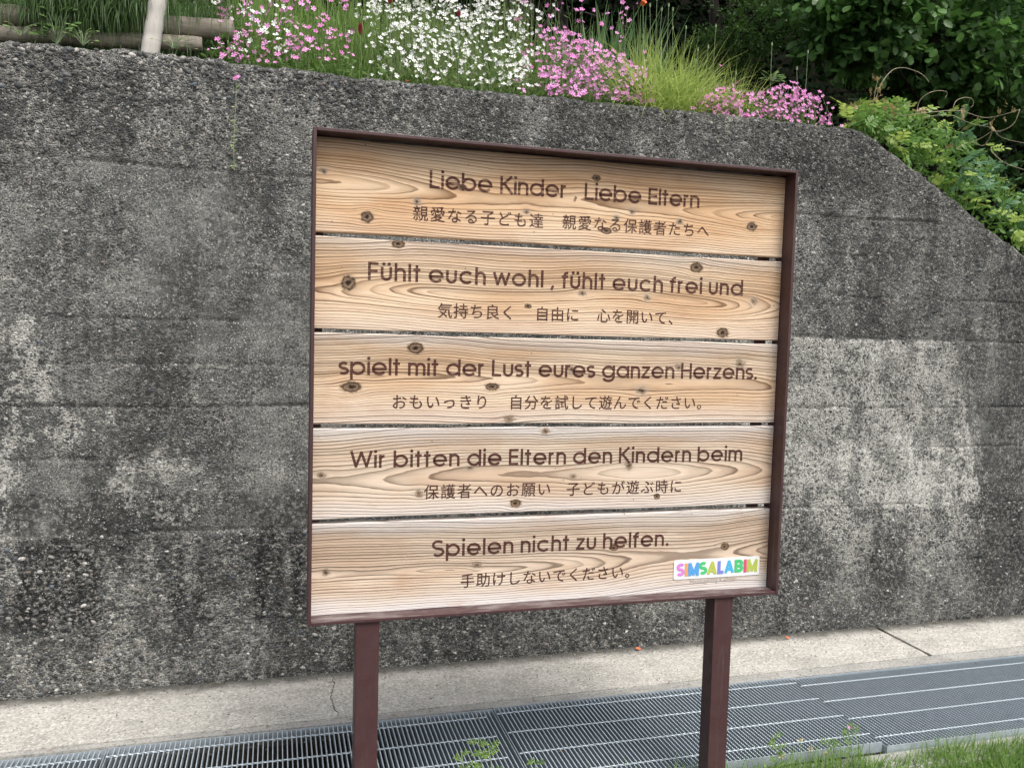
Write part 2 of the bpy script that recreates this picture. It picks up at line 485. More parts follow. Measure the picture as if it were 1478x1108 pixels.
def big_pebbles():
    shapes = []
    for s in range(8):
        V, F = dome(40+s, 10)
        V = V*np.array([1.0, .55, .7])
        shapes.append(mesh_np('pebble', V, F, True)); shapes[-1].materials.append(M_PEB1)
    spots = []
    for k in range(130):
        z = rng.uniform(.04, .60); x = -1.1 + 3.2*rng.uniform()**1.5; spots.append((x, z, rng.uniform(.008, .014)))
    for k in range(95):
        x = rng.uniform(-1.15, .35); z = ztop(x) - .015 - .16*rng.uniform()**1.4; spots.append((x, z, rng.uniform(.008, .015)))
    for k in range(50):
        x = rng.uniform(-1.1, 3.4); z = rng.uniform(.7, min(2.4, ztop(x)-.05)); spots.append((x, z, rng.uniform(.006, .011)))
    # pale ones one can find in the photograph
    for px, py, s in [(165, 905, .012), (80, 835, .012), (130, 540, .008), (338, 868, .006), (440, 930, .009), (135, 897, .011), (650, 985, .01), (705, 258, .010), (730, 254, .009), (836, 255, .008), (1262, 214, .009), (1182, 210, .007), (1200, 305, .007)]:
        p = at(px, py, YW); spots.append((p[0], p[2], s))
    for i, (x, z, s) in enumerate(spots):
        d = float(wall_depth(np.array([x]), np.array([z]))[0])
        o = link('pebble', shapes[i % 8], None, wall, (x, YW + d + s*.04, z))
        o.scale = (s*rng.uniform(.9, 1.3), s, s*rng.uniform(.8, 1.1)); o.rotation_euler = (0, rng.normal(0, .4), 0)
big_pebbles()

# ================================================================ GROUND: apron, kerb strip, drain
def concrete_mat(name, c0, c1, speck, bumpd=.002, specs=.5):
    m = NT(name); P = m.pos()
    n1 = m.noise(P, 7, 5, .6); n2 = m.noise(P, 180, 4, .75)
    v = m.sep(m.voro(P, 130, out='Color'))[0]
    col = m.mix(m.smooth(n1, .3, .7), c0, c1)
    col = m.mix(m.math('MULTIPLY', m.smooth(v, .45, .95), specs), col, speck)
    col = m.mix(m.math('MULTIPLY', m.smooth(m.noise(P, 95, 4, .8), .50, .60), .6), col, tuple(c*.38 for c in c0))
    col = m.mix(m.math('MULTIPLY', m.smooth(m.noise(m.vmath('MULTIPLY', P, (1, 2.4, 1)), 3.2, 5, .7), .50, .68), .32), col, tuple(c*.5 for c in c0))
    col = m.mix(m.math('MULTIPLY', m.smooth(m.noise(P, 30, 4, .7), .58, .7), .35), col, tuple(c*.55 for c in c0))
    # grime along the foot of the wall, deepened with painted contact shade
    yy = m.sep(P)[1]
    g = m.smooth(m.math('ADD', yy, m.math('MULTIPLY', m.noise(P, 14, 4), .09)), 1.10, 1.205)
    col = m.mix(m.math('MULTIPLY', g, .9), col, (0.06, 0.06, 0.05))
    m.bsdf(col, .9, m.bump(m.math('ADD', v, m.math('MULTIPLY', n2, 1.0)), .8, bumpd), spec=.25)
    return m.m
M_APRON = concrete_mat('washed_aggregate', (0.42, 0.405, 0.365), (0.54, 0.52, 0.475), (0.76, 0.74, 0.68), .003, .6)
M_KERB = concrete_mat('smooth_concrete', (0.32, 0.315, 0.295), (0.43, 0.42, 0.39), (0.52, 0.51, 0.47), .001, .35)

# apron slabs with a joint
apron = link('apron', mesh_py('apron', [(-9, .772, -.006), (9, .872, -.006), (9, 1.3, -.006), (-9, 1.3, -.006)], [(0, 1, 2, 3)]), M_KERB)
apron['kind'] = 'structure'
def slab(x0, x1, crack=None):
    yf = lambda x: .760 + .0125*(x-.8)
    xs = np.arange(x0+.003, x1-.003+1e-6, .02)
    ys = np.linspace(0, 1, 24)
    V = []; 
    for j, t in enumerate(ys):
        for x in xs:
            y0 = yf(x) + .004 + (float(vnoise(np.array([x*30.]), np.array([.5]), 3)[0]) - .5)*.006
            y = y0 + t*(1.26 - y0)
            z = .0 + (0.012 if False else 0) + .003*(t)
            V.append((x, y, z))
    V = np.array(V); nx = len(xs); ny = len(ys)
    V[:, 2] += (fbm(V[:, 0]*14, V[:, 1]*14, 5)-.5)*.004 + .002
    if crack is not None:
        cx = crack + .012*np.sin(V[:, 1]*23) + (vnoise(V[:, 1]*40, V[:, 1]*0, 7)-.5)*.02
    ii = (np.arange(ny-1)[:, None]*nx + np.arange(nx-1)[None, :]).ravel()
    F = np.stack([ii, ii+1, ii+nx+1, ii+nx], 1)
    # skirt
    sk = V[:nx].copy(); sk[:, 2] -= .05
    base = len(V); V = np.concatenate([V, sk])
    F2 = np.stack([np.arange(nx-1)+base, np.arange(nx-1)+base+1, np.arange(nx-1)+1, np.arange(nx-1)], 1)
    a = np.arange(ny)*nx; b = a + nx-1
    for col_, rev in ((a, 0), (b, 1)):
        s2 = V[col_].copy(); s2[:, 2] -= .05; b2 = len(V); V = np.concatenate([V, s2])
        q = np.arange(ny-1)
        f = np.stack([col_[q], b2+q, b2+q+1, col_[q+1]], 1) if rev == 0 else np.stack([col_[q+1], b2+q+1, b2+q, col_[q]], 1)
        F2 = np.concatenate([F2, f])
    link('slab', mesh_np('slab', V, np.concatenate([F, F2]), False), M_APRON, apron)
slab(-6.0, 2.878); slab(2.882, 6.8)
# hairline crack, a thin dark filled groove
m = NT('crack_dirt'); m.bsdf((0.03, 0.028, 0.025), 1.0); M_CRACK = m.m
def crack():
    ys = np.linspace(.775, 1.15, 34); V = []; F = []
    for i, y in enumerate(ys):
        x = .1398 + .010*math.sin(y*19) + rnd.uniform(-.005, .005); w = rnd.uniform(.0003, .0010)
        V += [(x-w, y, .0062), (x+w, y, .0062), (x, y, -.004)]
    for i in range(len(ys)-1):
        a = 3*i; F += [(a, a+1, a+4, a+3), (a, a+3, a+5, a+2), (a+1, a+2, a+5, a+4)]
    link('crack', mesh_py('crack', V, F), M_CRACK, apron)
crack()

kerb = MB()
def strip(name, y0f, y1f, z, mat, xs, zb=-.35):
    V = []; F = []
    for x in xs:
        V += [(x, y0f(x), zb), (x, y0f(x), z), (x, y1f(x), z), (x, y1f(x), zb)]
    for i in range(len(xs)-1):
        a = 4*i
        F += [(a, a+4, a+5, a+1), (a+1, a+5, a+6, a+2), (a+2, a+6, a+7, a+3)]
    o = link(name, mesh_py(name, V, F), mat); o['kind'] = 'structure'; return o
xs_ = list(np.arange(-6, 6.9, .1))
far_edge = lambda x: .713
strip('far_kerb_strip', lambda x: far_edge(x), lambda x: .757 + .0125*(x-.8) + .003, .0, M_KERB, xs_)
strip('near_kerb_strip', lambda x: -.02, lambda x: .098, -.022, M_KERB, xs_)
# channel under the grating
m = NT('channel_silt'); P = m.pos()
m.bsdf(m.mix(m.noise(P, 40, 4), (0.02, 0.02, 0.018), (0.06, 0.055, 0.045)), .95, m.bump(m.noise(P, 90, 3), .6, .01)); M_SILT = m.m
ch = MB(); ch.V = [(-6, .098, -.25), (6.8, .098, -.25), (6.8, .713, -.25), (-6, .713, -.25)]; ch.F = [(0, 1, 2, 3)]
link('drain_channel', ch.mesh('drain_channel'), M_SILT)['kind'] = 'structure'
# silt and grit caught on the far seat of the grating
def grit():
    Vs = []; Fs = []; T = []; off = 0
    for i in range(2600):
        V, F = dome(i % 5, 6); V = V[:, [0, 2, 1]]*np.array([1, 1, -1])
        s = rng.uniform(.002, .0065)
        W = V*s*np.array([rng.uniform(.8, 1.4), 1, .8]) + np.array([rng.uniform(-1.4, 3.6), .712 - abs(rng.normal(0, .022)), -.030 - rng.uniform(0, .006)])
        Vs.append(W); Fs.append(F[:, ::-1]+off); off += len(V); T.append(np.full(len(V), rng.uniform(.3, 1)))
    o = link('grit', mesh_np('grit', np.concatenate(Vs), np.concatenate(Fs), True, dict(tone=np.concatenate(T))), M_PEB)
    tag(o, 'grit and small stones caught under the far edge of the drain grating', 'grit', kind='stuff')
grit()
seat = strip('grating_seat', lambda x: .655, lambda x: .713, -.033, M_SILT, xs_)

# loose grit and leaf scraps lying about
def litter():
    Vs = []; Fs = []; T = []; off = 0
    for i in range(900):
        V, F = dome(i % 5, 6); V = V[:, [0, 2, 1]]*np.array([1, 1, -1]); s_ = rng.uniform(.0012, .0038)
        x = rng.uniform(-1.2, 4.0); y = 1.15 - abs(rng.normal(0, .05)) if i % 3 else rng.uniform(.72, 1.15)
        if rng.uniform() < .2: y = rng.uniform(.0, .095)
        z = -.022 if y < .1 else (.001 if y < .76 else .009)
        Vs.append(V*s_ + np.array([x, y, z])); Fs.append(F[:, ::-1]+off); off += len(V); T.append(np.full(len(V), rng.uniform(.0, 1)))
    o = link('grit', mesh_np('grit', np.concatenate(Vs), np.concatenate(Fs), True, dict(tone=np.concatenate(T))), M_PEB)
    tag(o, 'fine grit scattered on the concrete strip at the foot of the wall', 'grit', kind='stuff')
litter()

# galvanised gratings
m = NT('galvanised_steel'); P = m.pos()
gc = m.mix(m.noise(P, 35, 4, .65), (0.26, 0.31, 0.345), (0.50, 0.56, 0.60))
gc = m.mix(m.math('MULTIPLY', m.smooth(m.noise(P, 120, 3), .6, .75), .5), gc, (0.22, 0.2, 0.17))
m.bsdf(gc, .48, m.bump(m.noise(P, 250, 3), .3, .001), metal=.35); M_GALV = m.m

PITCH_B = 0.0163
def serrated_bar(L):
    n = int(L/.011); V = []; F = []
    t = .0017; 
    prof = []
    for i in range(n+1):
        y = -L/2 + L*i/n
        prof += [(y, 0.0)] + ([(y + L/n*.55, -.0022)] if i < n else [])
    for (y, z) in prof:
        V += [(-t, y, z), (t, y, z), (t, y, -.030), (-t, y, -.030)]
    for i in range(len(prof)-1):
        a = 4*i; F += [(a, a+1, a+5, a+4), (a+1, a+2, a+6, a+5), (a+3, a, a+4, a+7)]
    F += [(0, 3, 2, 1), (len(V)-4, len(V)-3, len(V)-2, len(V)-1)]
    return mesh_py('bearing_bar', V, F)
def twisted_rod(L):
    n = int(L/.008); V = []; F = []
    for i in range(n+1):
        a = i*math.pi/2*.33; x = L*i/n
        for q in range(4):
            w = a + q*math.pi/2
            V.append((x, .0032*math.cos(w), .0032*math.sin(w) - .0012))
    for i in range(n):
        for q in range(4):
            b = 4*i + q; c = 4*i + (q+1) % 4; F.append((b, c, c+4, b+4))
    return mesh_py('cross_rod', V, F)

PAN = [(-1.965, -.635, .000, .686, .109, 0.002), (-.632, .7295, .0, .700, .118, .000), (.7325, 2.056, .010, .704, .128, .004), (2.059, 3.389, -.010, .708, .106, -.002), (3.392, 4.72, 0, .708, .106, -.003)]
barL = .566
bar_me = serrated_bar(barL); bar_me.materials.append(M_GALV)
rod_me = twisted_rod(1.318); rod_me.materials.append(M_GALV)
LAB = ['galvanised drain grating cut off by the left edge of the photo', 'galvanised drain grating behind the left post of the sign',
       'galvanised drain grating behind the right post, standing a little proud of its neighbour',
       'galvanised drain grating right of the step in the row, under the grass at the right', 'galvanised drain grating at the far right end of the row']
for i, (x0, x1, dy, yf, yn, dz) in enumerate(PAN):
    g = thing('drain_grating', (x0, yn, dz), LAB[i], 'grating', 'drain gratings along the wall'); g['_w'] = list(g.location)
    yn2 = yn + .006; L = yf - yn
    fr = MB(); fr.box((x0, yn, -.036+dz), (x1, yn+.004, .001+dz)); link('near_frame_bar', fr.mesh('near_frame_bar'), M_GALV, g)
    fr = MB(); fr.box((x0, yf-.004, -.033+dz), (x1, yf, .0005+dz)); link('far_frame_bar', fr.mesh('far_frame_bar'), M_GALV, g)
    for xe in (x0, x1-.004):
        e = MB(); e.box((xe, yn+.0045, -.033+dz), (xe+.003, yf-.0045, -.003+dz)); link('end_bar', e.mesh('end_bar'), M_GALV, g)
    for r_ in (.640, .487, .335, .184):
        yy = r_ + dy + (0 if i != 0 else -.012)
        o = link('cross_rod', rod_me, None, g, (x0+.003, yy, .0012+dz))
    nb_ = int((x1-x0-.02)/PITCH_B)
    for k in range(nb_):
        o = link('bearing_bar', bar_me, None, g, (x0 + .012 + (k+.5)*(x1-x0-.024)/nb_, (yn+yf)/2, -.0008+dz))
        o.scale = (1, (L-.0095)/barL, 1)

# grass verge in front, and land behind
m = NT('soil'); P = m.pos()
m.bsdf(m.mix(m.noise(P, 12, 5), (0.025, 0.02, 0.013), (0.07, 0.058, 0.04)), .95, m.bump(m.noise(P, 60, 4), .8, .01)); M_SOIL = m.m
g0 = mesh_py('ground', [(-40, -40, -.045), (40, -40, -.045), (40, -.02, -.045), (-40, -.02, -.045)], [(0, 1, 2, 3)])
link('ground', g0, M_SOIL)['kind'] = 'structure'

def hill_h(x, y):
    zt = ztop(np.clip(x, -9, 6.5))
    z = zt - .04 + np.clip(y-1.4, 0, 1.8)*.33*sst(-x, -1.7, -.2) + .10*np.clip(y-1.4, 0, 2.0)*sst(-x, -2.4, -1.5)
    z = z + np.clip(y-6.5, 0, 20)*1.6
    z = z + (fbm(x*1.5, y*1.5, 81)-.5)*.12*sst(y, 1.6, 2.4)
    return z
def hillside():
    xs = np.concatenate([np.arange(-14, -2, .6), np.arange(-2, 6.6, .1), np.arange(6.6, 24, .7)]); ys = np.concatenate([np.array([YW+.15]), np.arange(1.4, 4, .12), np.arange(4, 16, .5)])
    X, Y = np.meshgrid(xs, ys); Z = hill_h(X, Y)
    Z[0] = ztop(np.clip(xs, -9, 6.5)) - .06
    nx = len(xs); ii = (np.arange(len(ys)-1)[:, None]*nx + np.arange(nx-1)[None, :]).ravel()
    t = NT('forest_floor'); t.bsdf(t.mix(t.noise(t.pos(), 9, 5), (0.004, 0.005, 0.003), (0.010, 0.010, 0.006)), 1.0, spec=.05)  # dark humus, blackened further so deep forest shade sits in the colour
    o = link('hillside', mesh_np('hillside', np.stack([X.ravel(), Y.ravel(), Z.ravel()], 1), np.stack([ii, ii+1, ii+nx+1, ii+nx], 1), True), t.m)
    o['kind'] = 'structure'
hillside()

# ================================================================ THE SIGN
# knots: (photo x, photo y, half width m, strength)
KNOTS = [
 [(467,247,.010,.5),(530,313,.015,.9),(602,291,.011,.7),(666,270,.010,.8),(760,306,.009,.6),(861,257,.009,.9),(890,314,.010,.5),(912,305,.010,.5),(875,333,.012,.8),(981,320,.010,.5),(1085,327,.014,.9)],
 [(575,352,.012,.9),(503,408,.020,.8),(762,442,.007,.8),(1005,386,.016,.9),(841,423,.011,.7),(934,430,.010,.7),(1088,435,.013,.7),(1043,480,.015,.9)],
 [(600,502,.015,.8),(507,558,.020,.8),(710,558,.014,.8),(735,604,.013,.6),(825,533,.014,.6),(980,530,.012,.6),(1068,525,.014,.7),(926,564,.016,.6)],
 [(464,686,.012,.6),(605,712,.013,.6),(744,726,.014,.8),(678,675,.011,.5),(827,688,.012,.6),(907,672,.015,.6),(948,716,.009,.9),(788,622,.012,.5)],
 [(688,815,.010,.6),(470,826,.011,.5),(886,790,.010,.8),(1046,788,.011,.9),(1000,779,.03,.0)],
]
PLZ = [(1.7270-.0650+.065, 1.9800-.0), ]
YP = .055
PZ = [(1.7285, 1.986), (1.4580, 1.7155), (1.1890, 1.4470), (.9190, 1.1770), (.6380, .9030)]

def wood_material(i, kind='wood'):
    """growth rings of a flat-sawn board bending round its knots.
    kind 'wood' or 'paint' (brown lettering that wears off the ridges)"""
    z0, z1 = PZ[i]; zc = (z0+z1)/2 + [.005, -.012, .002, -.02, -.01][i]
    t = NT('%s_board_%d' % (kind, i))
    P = t.pos(); xyz = t.sep(P)
    x = xyz[0]; z = xyz[2]
    Pxz = t.comb(x, 0.0, z)
    zz = z; kmask = None; kdark = None
    for (px, py, r, s) in KNOTS[i]:
        if s <= 0: continue
        w = at(px, py, YP)
        d = t.vmath('SUBTRACT', Pxz, (w[0], 0, w[2]))
        ds = t.vmath('MULTIPLY', d, (1/(r*2.3), 0, 1/(r*1.6)))
        g = t.math('POWER', 2.718, t.math('MULTIPLY', t.vmath('DOT_PRODUCT', ds, ds), -1.0))
        dz = t.math('SUBTRACT', zz, float(w[2]))
        zz = t.math('SUBTRACT', zz, t.math('MULTIPLY', t.math('MULTIPLY', dz, g), .55*s + .2))
        ka, kb = 1.0 + ((px*7) % 11)/18., .78 + ((py*5) % 9)/26.
        kd = t.vmath('LENGTH', t.vmath('MULTIPLY', d, (1/(r*ka), 0, 1/(r*kb))))
        if s >= .8: kmask = kd if kmask is None else t.math('MINIMUM', kmask, kd)
        else: kdark = kd if kdark is None else t.math('MINIMUM', kdark, kd)
    if kmask is None: kmask = 9.0
    if kdark is None: kdark = 9.0
    slow = t.noise(t.comb(t.math('MULTIPLY', x, .85), float(i*3.7), t.math('MULTIPLY', z, .6)), 1.0, 1, .4)
    slow2 = t.noise(t.comb(t.math('MULTIPLY', x, 1.6), float(i*5.1+20), t.math('MULTIPLY', z, 2.0)), 1.0, 1, .4)
    fine = t.noise(t.comb(t.math('MULTIPLY', x, 7), float(i*2.3), t.math('MULTIPLY', z, 24)), 1.0, 3, .55)
    zrel = t.math('SUBTRACT', zz, t.math('ADD', float(zc), t.math('MULTIPLY', t.math('SUBTRACT', slow2, .5), .06)))
    dep = t.math('MULTIPLY', t.math('SUBTRACT', slow, [.38, .45, .30, .40, .33][i]), [.22, .26, .16, .24, .20][i])
    f = t.math('SQRT', t.math('ADD', t.math('MULTIPLY', zrel, zrel), t.math('MULTIPLY', dep, dep)))
    f = t.math('ADD', f, t.math('MULTIPLY', fine, .0066))
    ring = t.math('DIVIDE', f, [.0074, .0080, .0072, .0078, .0076][i])
    wob = t.noise(t.comb(ring, 0.0, float(i)), 1.0, 1)       # uneven ring widths
    ring = t.math('ADD', ring, t.math('MULTIPLY', wob, 1.1))
    ph = t.math('FRACT', ring)
    rid = t.math('FLOOR', ring)
    wn_ = t.n('ShaderNodeTexWhiteNoise', noise_dimensions='1D'); t.set(wn_.inputs['W'], rid)
    rv = wn_.outputs['Value']
    late = t.ramp(ph, [(0.0, 0.0), (0.30, 0.05), (0.66, .42), (0.86, 1.0), (0.95, .8), (1.0, 0.0)])
    late = t.math('MULTIPLY', late, t.math('MULTIPLY_ADD', rv, .65, .45), clamp=True)
    fib = t.noise(t.comb(t.math('MULTIPLY', x, 14), 0.0, t.math('MULTIPLY', z, 650)), 1.0, 4, .7)
    fib2 = t.noise(t.comb(t.math('MULTIPLY', x, 5), 4.0, t.math('MULTIPLY', z, 120)), 1.0, 3, .6)
    warm = [(.68, .440, .255), (.67, .45, .275), (.66, .46, .295), (.64, .47, .335), (.63, .47, .34)][i]
    pale = [(.80, .61, .42), (.80, .62, .44), (.79, .635, .475), (.77, .64, .50), (.76, .63, .50)][i]
    lat = [(.19, .10, .045), (.18, .10, .05), (.165, .095, .052), (.15, .10, .065), (.145, .10, .07)][i]
    col = t.mix(t.smooth(t.noise(t.comb(t.math('MULTIPLY', x, 2.2), float(i), t.math('MULTIPLY', z, 9)), 1, 3), .35, .65), warm, pale)
    col = t.mix(t.math('MULTIPLY', t.smooth(fib2, .4, .7), .3), col, tuple(c*.78 for c in warm))
    col = t.mix(t.math('MULTIPLY', late, .88), col, lat)
    col = t.mix(t.math('MULTIPLY', t.smooth(fib, .5, .72), .22), col, tuple(c*.5 for c in warm))
    # silvered, washed-out edges where rain stands
    zt_ = t.math('SUBTRACT', z1, z); zb_ = t.math('SUBTRACT', z, z0)
    nedge = t.math('MULTIPLY', t.noise(t.comb(t.math('MULTIPLY', x, 3), 0.0, t.math('MULTIPLY', z, 20)), 1, 3), .07)
    wt = [.25, .4, .55, .8, .8][i]; wb = [.15, .3, .45, .7, 1.0][i]
    e1 = t.math('MULTIPLY', t.smooth(t.math('SUBTRACT', zt_, nedge), .018, -.035), wt)
    e2 = t.math('MULTIPLY', t.smooth(t.math('SUBTRACT', zb_, nedge), .045, -.035), wb)
    grey = t.math('MAXIMUM', e1, e2)
    gcol = t.mix(t.math('MULTIPLY', late, .75), (0.72, .68, .65), (0.20, .18, .17))
    gcol = t.mix(t.math('MULTIPLY', t.smooth(fib, .48, .7), .35), gcol, (0.28, .26, .25))
    col = t.mix(grey, col, gcol)
    blot = t.math('MULTIPLY', t.smooth(t.noise(t.comb(t.math('MULTIPLY', x, 4), float(i*7), t.math('MULTIPLY', z, 22)), 1, 4, .7), .60, .76), .30 + .06*i)
    col = t.mix(blot, col, (.26, .225, .19))
    rb_ = t.smooth(t.noise(t.comb(t.math('MULTIPLY', x, 6), float(i*9+3), t.math('MULTIPLY', z, 14)), 1, 4, .65), .55, .72)
    col = t.mix(t.math('MULTIPLY', rb_, .28), col, (.40, .205, .11))
    # black weathering spots
    sp = t.voro(t.comb(x, 0.0, z), 34); spc = t.sep(t.voro(t.comb(x, 0.0, z), 34, out='Color'))[0]
    col = t.mix(t.math('MULTIPLY', t.smooth(sp, .075, .04), t.math('GREATER_THAN', spc, .84)), col, (.03, .02, .012))
    # knots
    kn = t.noise(P, 90, 4, .7)
    kk = t.math('ADD', kmask, t.math('MULTIPLY', t.math('SUBTRACT', kn, .5), 1.1))
    kc = t.ramp(t.math('MULTIPLY', kk, .5), [(0.0, (.02, .013, .01)), (0.13, (.035, .022, .014)), (0.2, (.17, .11, .07)), (0.3, (.24, .165, .11)), (0.40, (.07, .045, .03)), (0.46, (.11, .075, .05)), (0.52, (.32, .22, .13)), (0.75, (.5, .35, .2)), (1.0, (.5, .35, .2))])
    col = t.mix(t.smooth(kk, 1.35, .85), col, kc)
    k2 = t.math('ADD', kdark, t.math('MULTIPLY', t.math('SUBTRACT', t.noise(P, 70, 3, .7), .5), 1.6))
    col = t.mix(t.math('MULTIPLY', t.smooth(k2, 1.9, 1.0), .35), col, (.42, .36, .30))
    col = t.mix(t.smooth(k2, 1.0, .75), col, t.ramp(t.math('MULTIPLY', k2, .5), [(0.0, (.05, .035, .025)), (.12, (.13, .09, .06)), (.25, (.30, .22, .15)), (.36, (.38, .29, .21)), (.44, (.16, .115, .08)), (.5, (.3, .22, .15))]))
    h = t.math('ADD', t.math('MULTIPLY', late, .9), t.math('MULTIPLY', fib, .25))
    h = t.math('ADD', h, t.math('MULTIPLY', t.smooth(kk, .3, 1.0), .6))
    if kind == 'paint':
        ed = t.attr('edge')
        br = t.mix(ed, (.088, .030, .022), (.034, .014, .012))
        br = t.mix(t.math('MULTIPLY', t.smooth(fib, .45, .7), .25), br, (.15, .07, .05))
        wear = [.62, .45, .22, .15, .15][i]
        pn = t.noise(P, 40, 3, .7)
        # bare ridge tops: narrow lines just past each dark late-wood band
        band = t.math('MULTIPLY', t.smooth(ph, .30, .12), t.smooth(pn, .36, .60))
        col = t.mix(t.math('MULTIPLY', band, wear), br, t.mix(.35, col, br))
        col = t.mix(t.math('MULTIPLY', late, .55), col, (.055, .028, .02))
        nb = t.bump(h, .6, .0012)
        t.bsdf(col, .75, nb, spec=.25)
    else:
        nb = t.bump(h, .9, .0022)
        t.bsdf(col, .82, nb, spec=.2)
    return t.m

m = NT('brown_painted_steel'); P = m.pos()
pz = m.sep(P)
bc = m.mix(m.noise(P, 14, 4, .6), (.050, .023, .024), (.082, .040, .041))
bc = m.mix(m.math('MULTIPLY', m.smooth(m.noise(P, 160, 4, .8), .62, .75), .35), bc, (.2, .15, .13))
rs = m.noise(m.vmath('MULTIPLY', P, (55, 55, 3)), 1, 5, .7)
bc = m.mix(m.math('MULTIPLY', m.smooth(rs, .54, .72), .38), bc, (.17, .125, .11))
bc = m.mix(m.math('MULTIPLY', m.smooth(m.noise(P, 55, 5, .75), .63, .70), .7), bc, (.16, .06, .03))
up = m.smooth(m.sep(m.n('ShaderNodeNewGeometry').outputs['Normal'])[2], .5, .9)
chalk = m.smooth(m.noise(m.vmath('MULTIPLY', P, (6, 30, 30)), 1, 4, .7), .42, .7)
bc = m.mix(m.math('MULTIPLY', m.math('MULTIPLY', chalk, up), .55), bc, (.36, .33, .32))
m.bsdf(bc, m.smooth(m.noise(P, 25, 3), .3, .7, .38, .6), m.bump(m.noise(P, 120, 4), .25, .002), spec=.45); M_BROWN = m.m

sign = thing('wooden_sign_board', (.75, .045, -.05), 'large wooden notice board of five engraved planks in a brown steel frame on two posts', 'sign board')
sign['_w'] = [.75, .045, -.05]
W_, ZB, ZT = 1.5, .630, 1.9995
FT, FD = .0095, .092
# frame: four flat bars, mitre ends left as butt joints 0.5 mm apart in depth
for a, b in (((0, 0, ZB), (FT, FD, ZT)), ((W_-FT, 0, ZB), (W_, FD, ZT)), ((FT+.0003, .0006, ZT-FT), (W_-FT-.0003, FD, ZT-.0004)), ((FT+.0003, .0006, ZB+.0004), (W_-FT-.0003, FD, ZB+FT))):
    b_ = MB(); b_.box(a, b, .0012); b_.build('frame_bar', M_BROWN, sign)
# weld fillets in the lower corners, back rails for the planks
for xr, wr in ((.0225, .012), (1.47-.035, .03)):
    b_ = MB(); b_.box((xr-.012, YP+.0325, ZB+FT+.001), (xr+wr, YP+.0365, ZT-FT-.001)); b_.build('back_rail', M_BROWN, sign)
# posts
for x0 in (.1345, 1.2745):
    b_ = MB(); b_.box((x0, .010, -.35), (x0+.067, .072, ZB-.0008), .003); o = b_.build('post', M_BROWN, sign)
    w = MB(); w.box((x0-.002, .0065, ZB-.006), (x0+.069, .0750, ZB-.001), .0015); link('weld_plate', w.mesh('weld_plate'), M_BROWN, o)

def plank(i):
    z0, z1 = PZ[i]
    x0, x1 = FT+.001, W_-FT-.001
    y0, y1 = YP, YP+.032
    nx, ne = 150, 6
    xs = np.linspace(x0, x1, nx)
    # cross-section polyline, softly rounded arrises
    r = .0035
    sec = [(y1, z0), (y0+r, z0), (y0+r*.3, z0+r*.3), (y0, z0+r)] + [(y0, z0 + r + (z1-z0-2*r)*k/8) for k in range(1, 8)] + [(y0, z1-r), (y0+r*.3, z1-r*.3), (y0+r, z1), (y1, z1)]
    V = []; 
    for x in xs:
        wtop = (float(vnoise(np.array([x*5.+i*9]), np.array([.3]), 7)[0])-.5)*.004
        wbot = (float(vnoise(np.array([x*5.+i*9+50]), np.array([.3]), 7)[0])-.5)*.004
        for (y, z) in sec:
            k = (z-z0)/(z1-z0)
            V.append((x, y, z + wtop*k + wbot*(1-k)))
    ns = len(sec); F = []
    for a in range(nx-1):
        for b in range(ns):
            c = (b+1) % ns
            F.append((a*ns+b, (a+1)*ns+b, (a+1)*ns+c, a*ns+c))
    F.append(tuple(range(ns))); F.append(tuple((nx-1)*ns + q for q in range(ns-1, -1, -1)))
    me = mesh_py('plank', V, F)
    o = link('plank', me, WOOD[i], sign)
    return o
WOOD = [wood_material(i) for i in range(5)]
PAINT = [wood_material(i, 'paint') for i in range(5)]
planks = [plank(i) for i in range(5)]

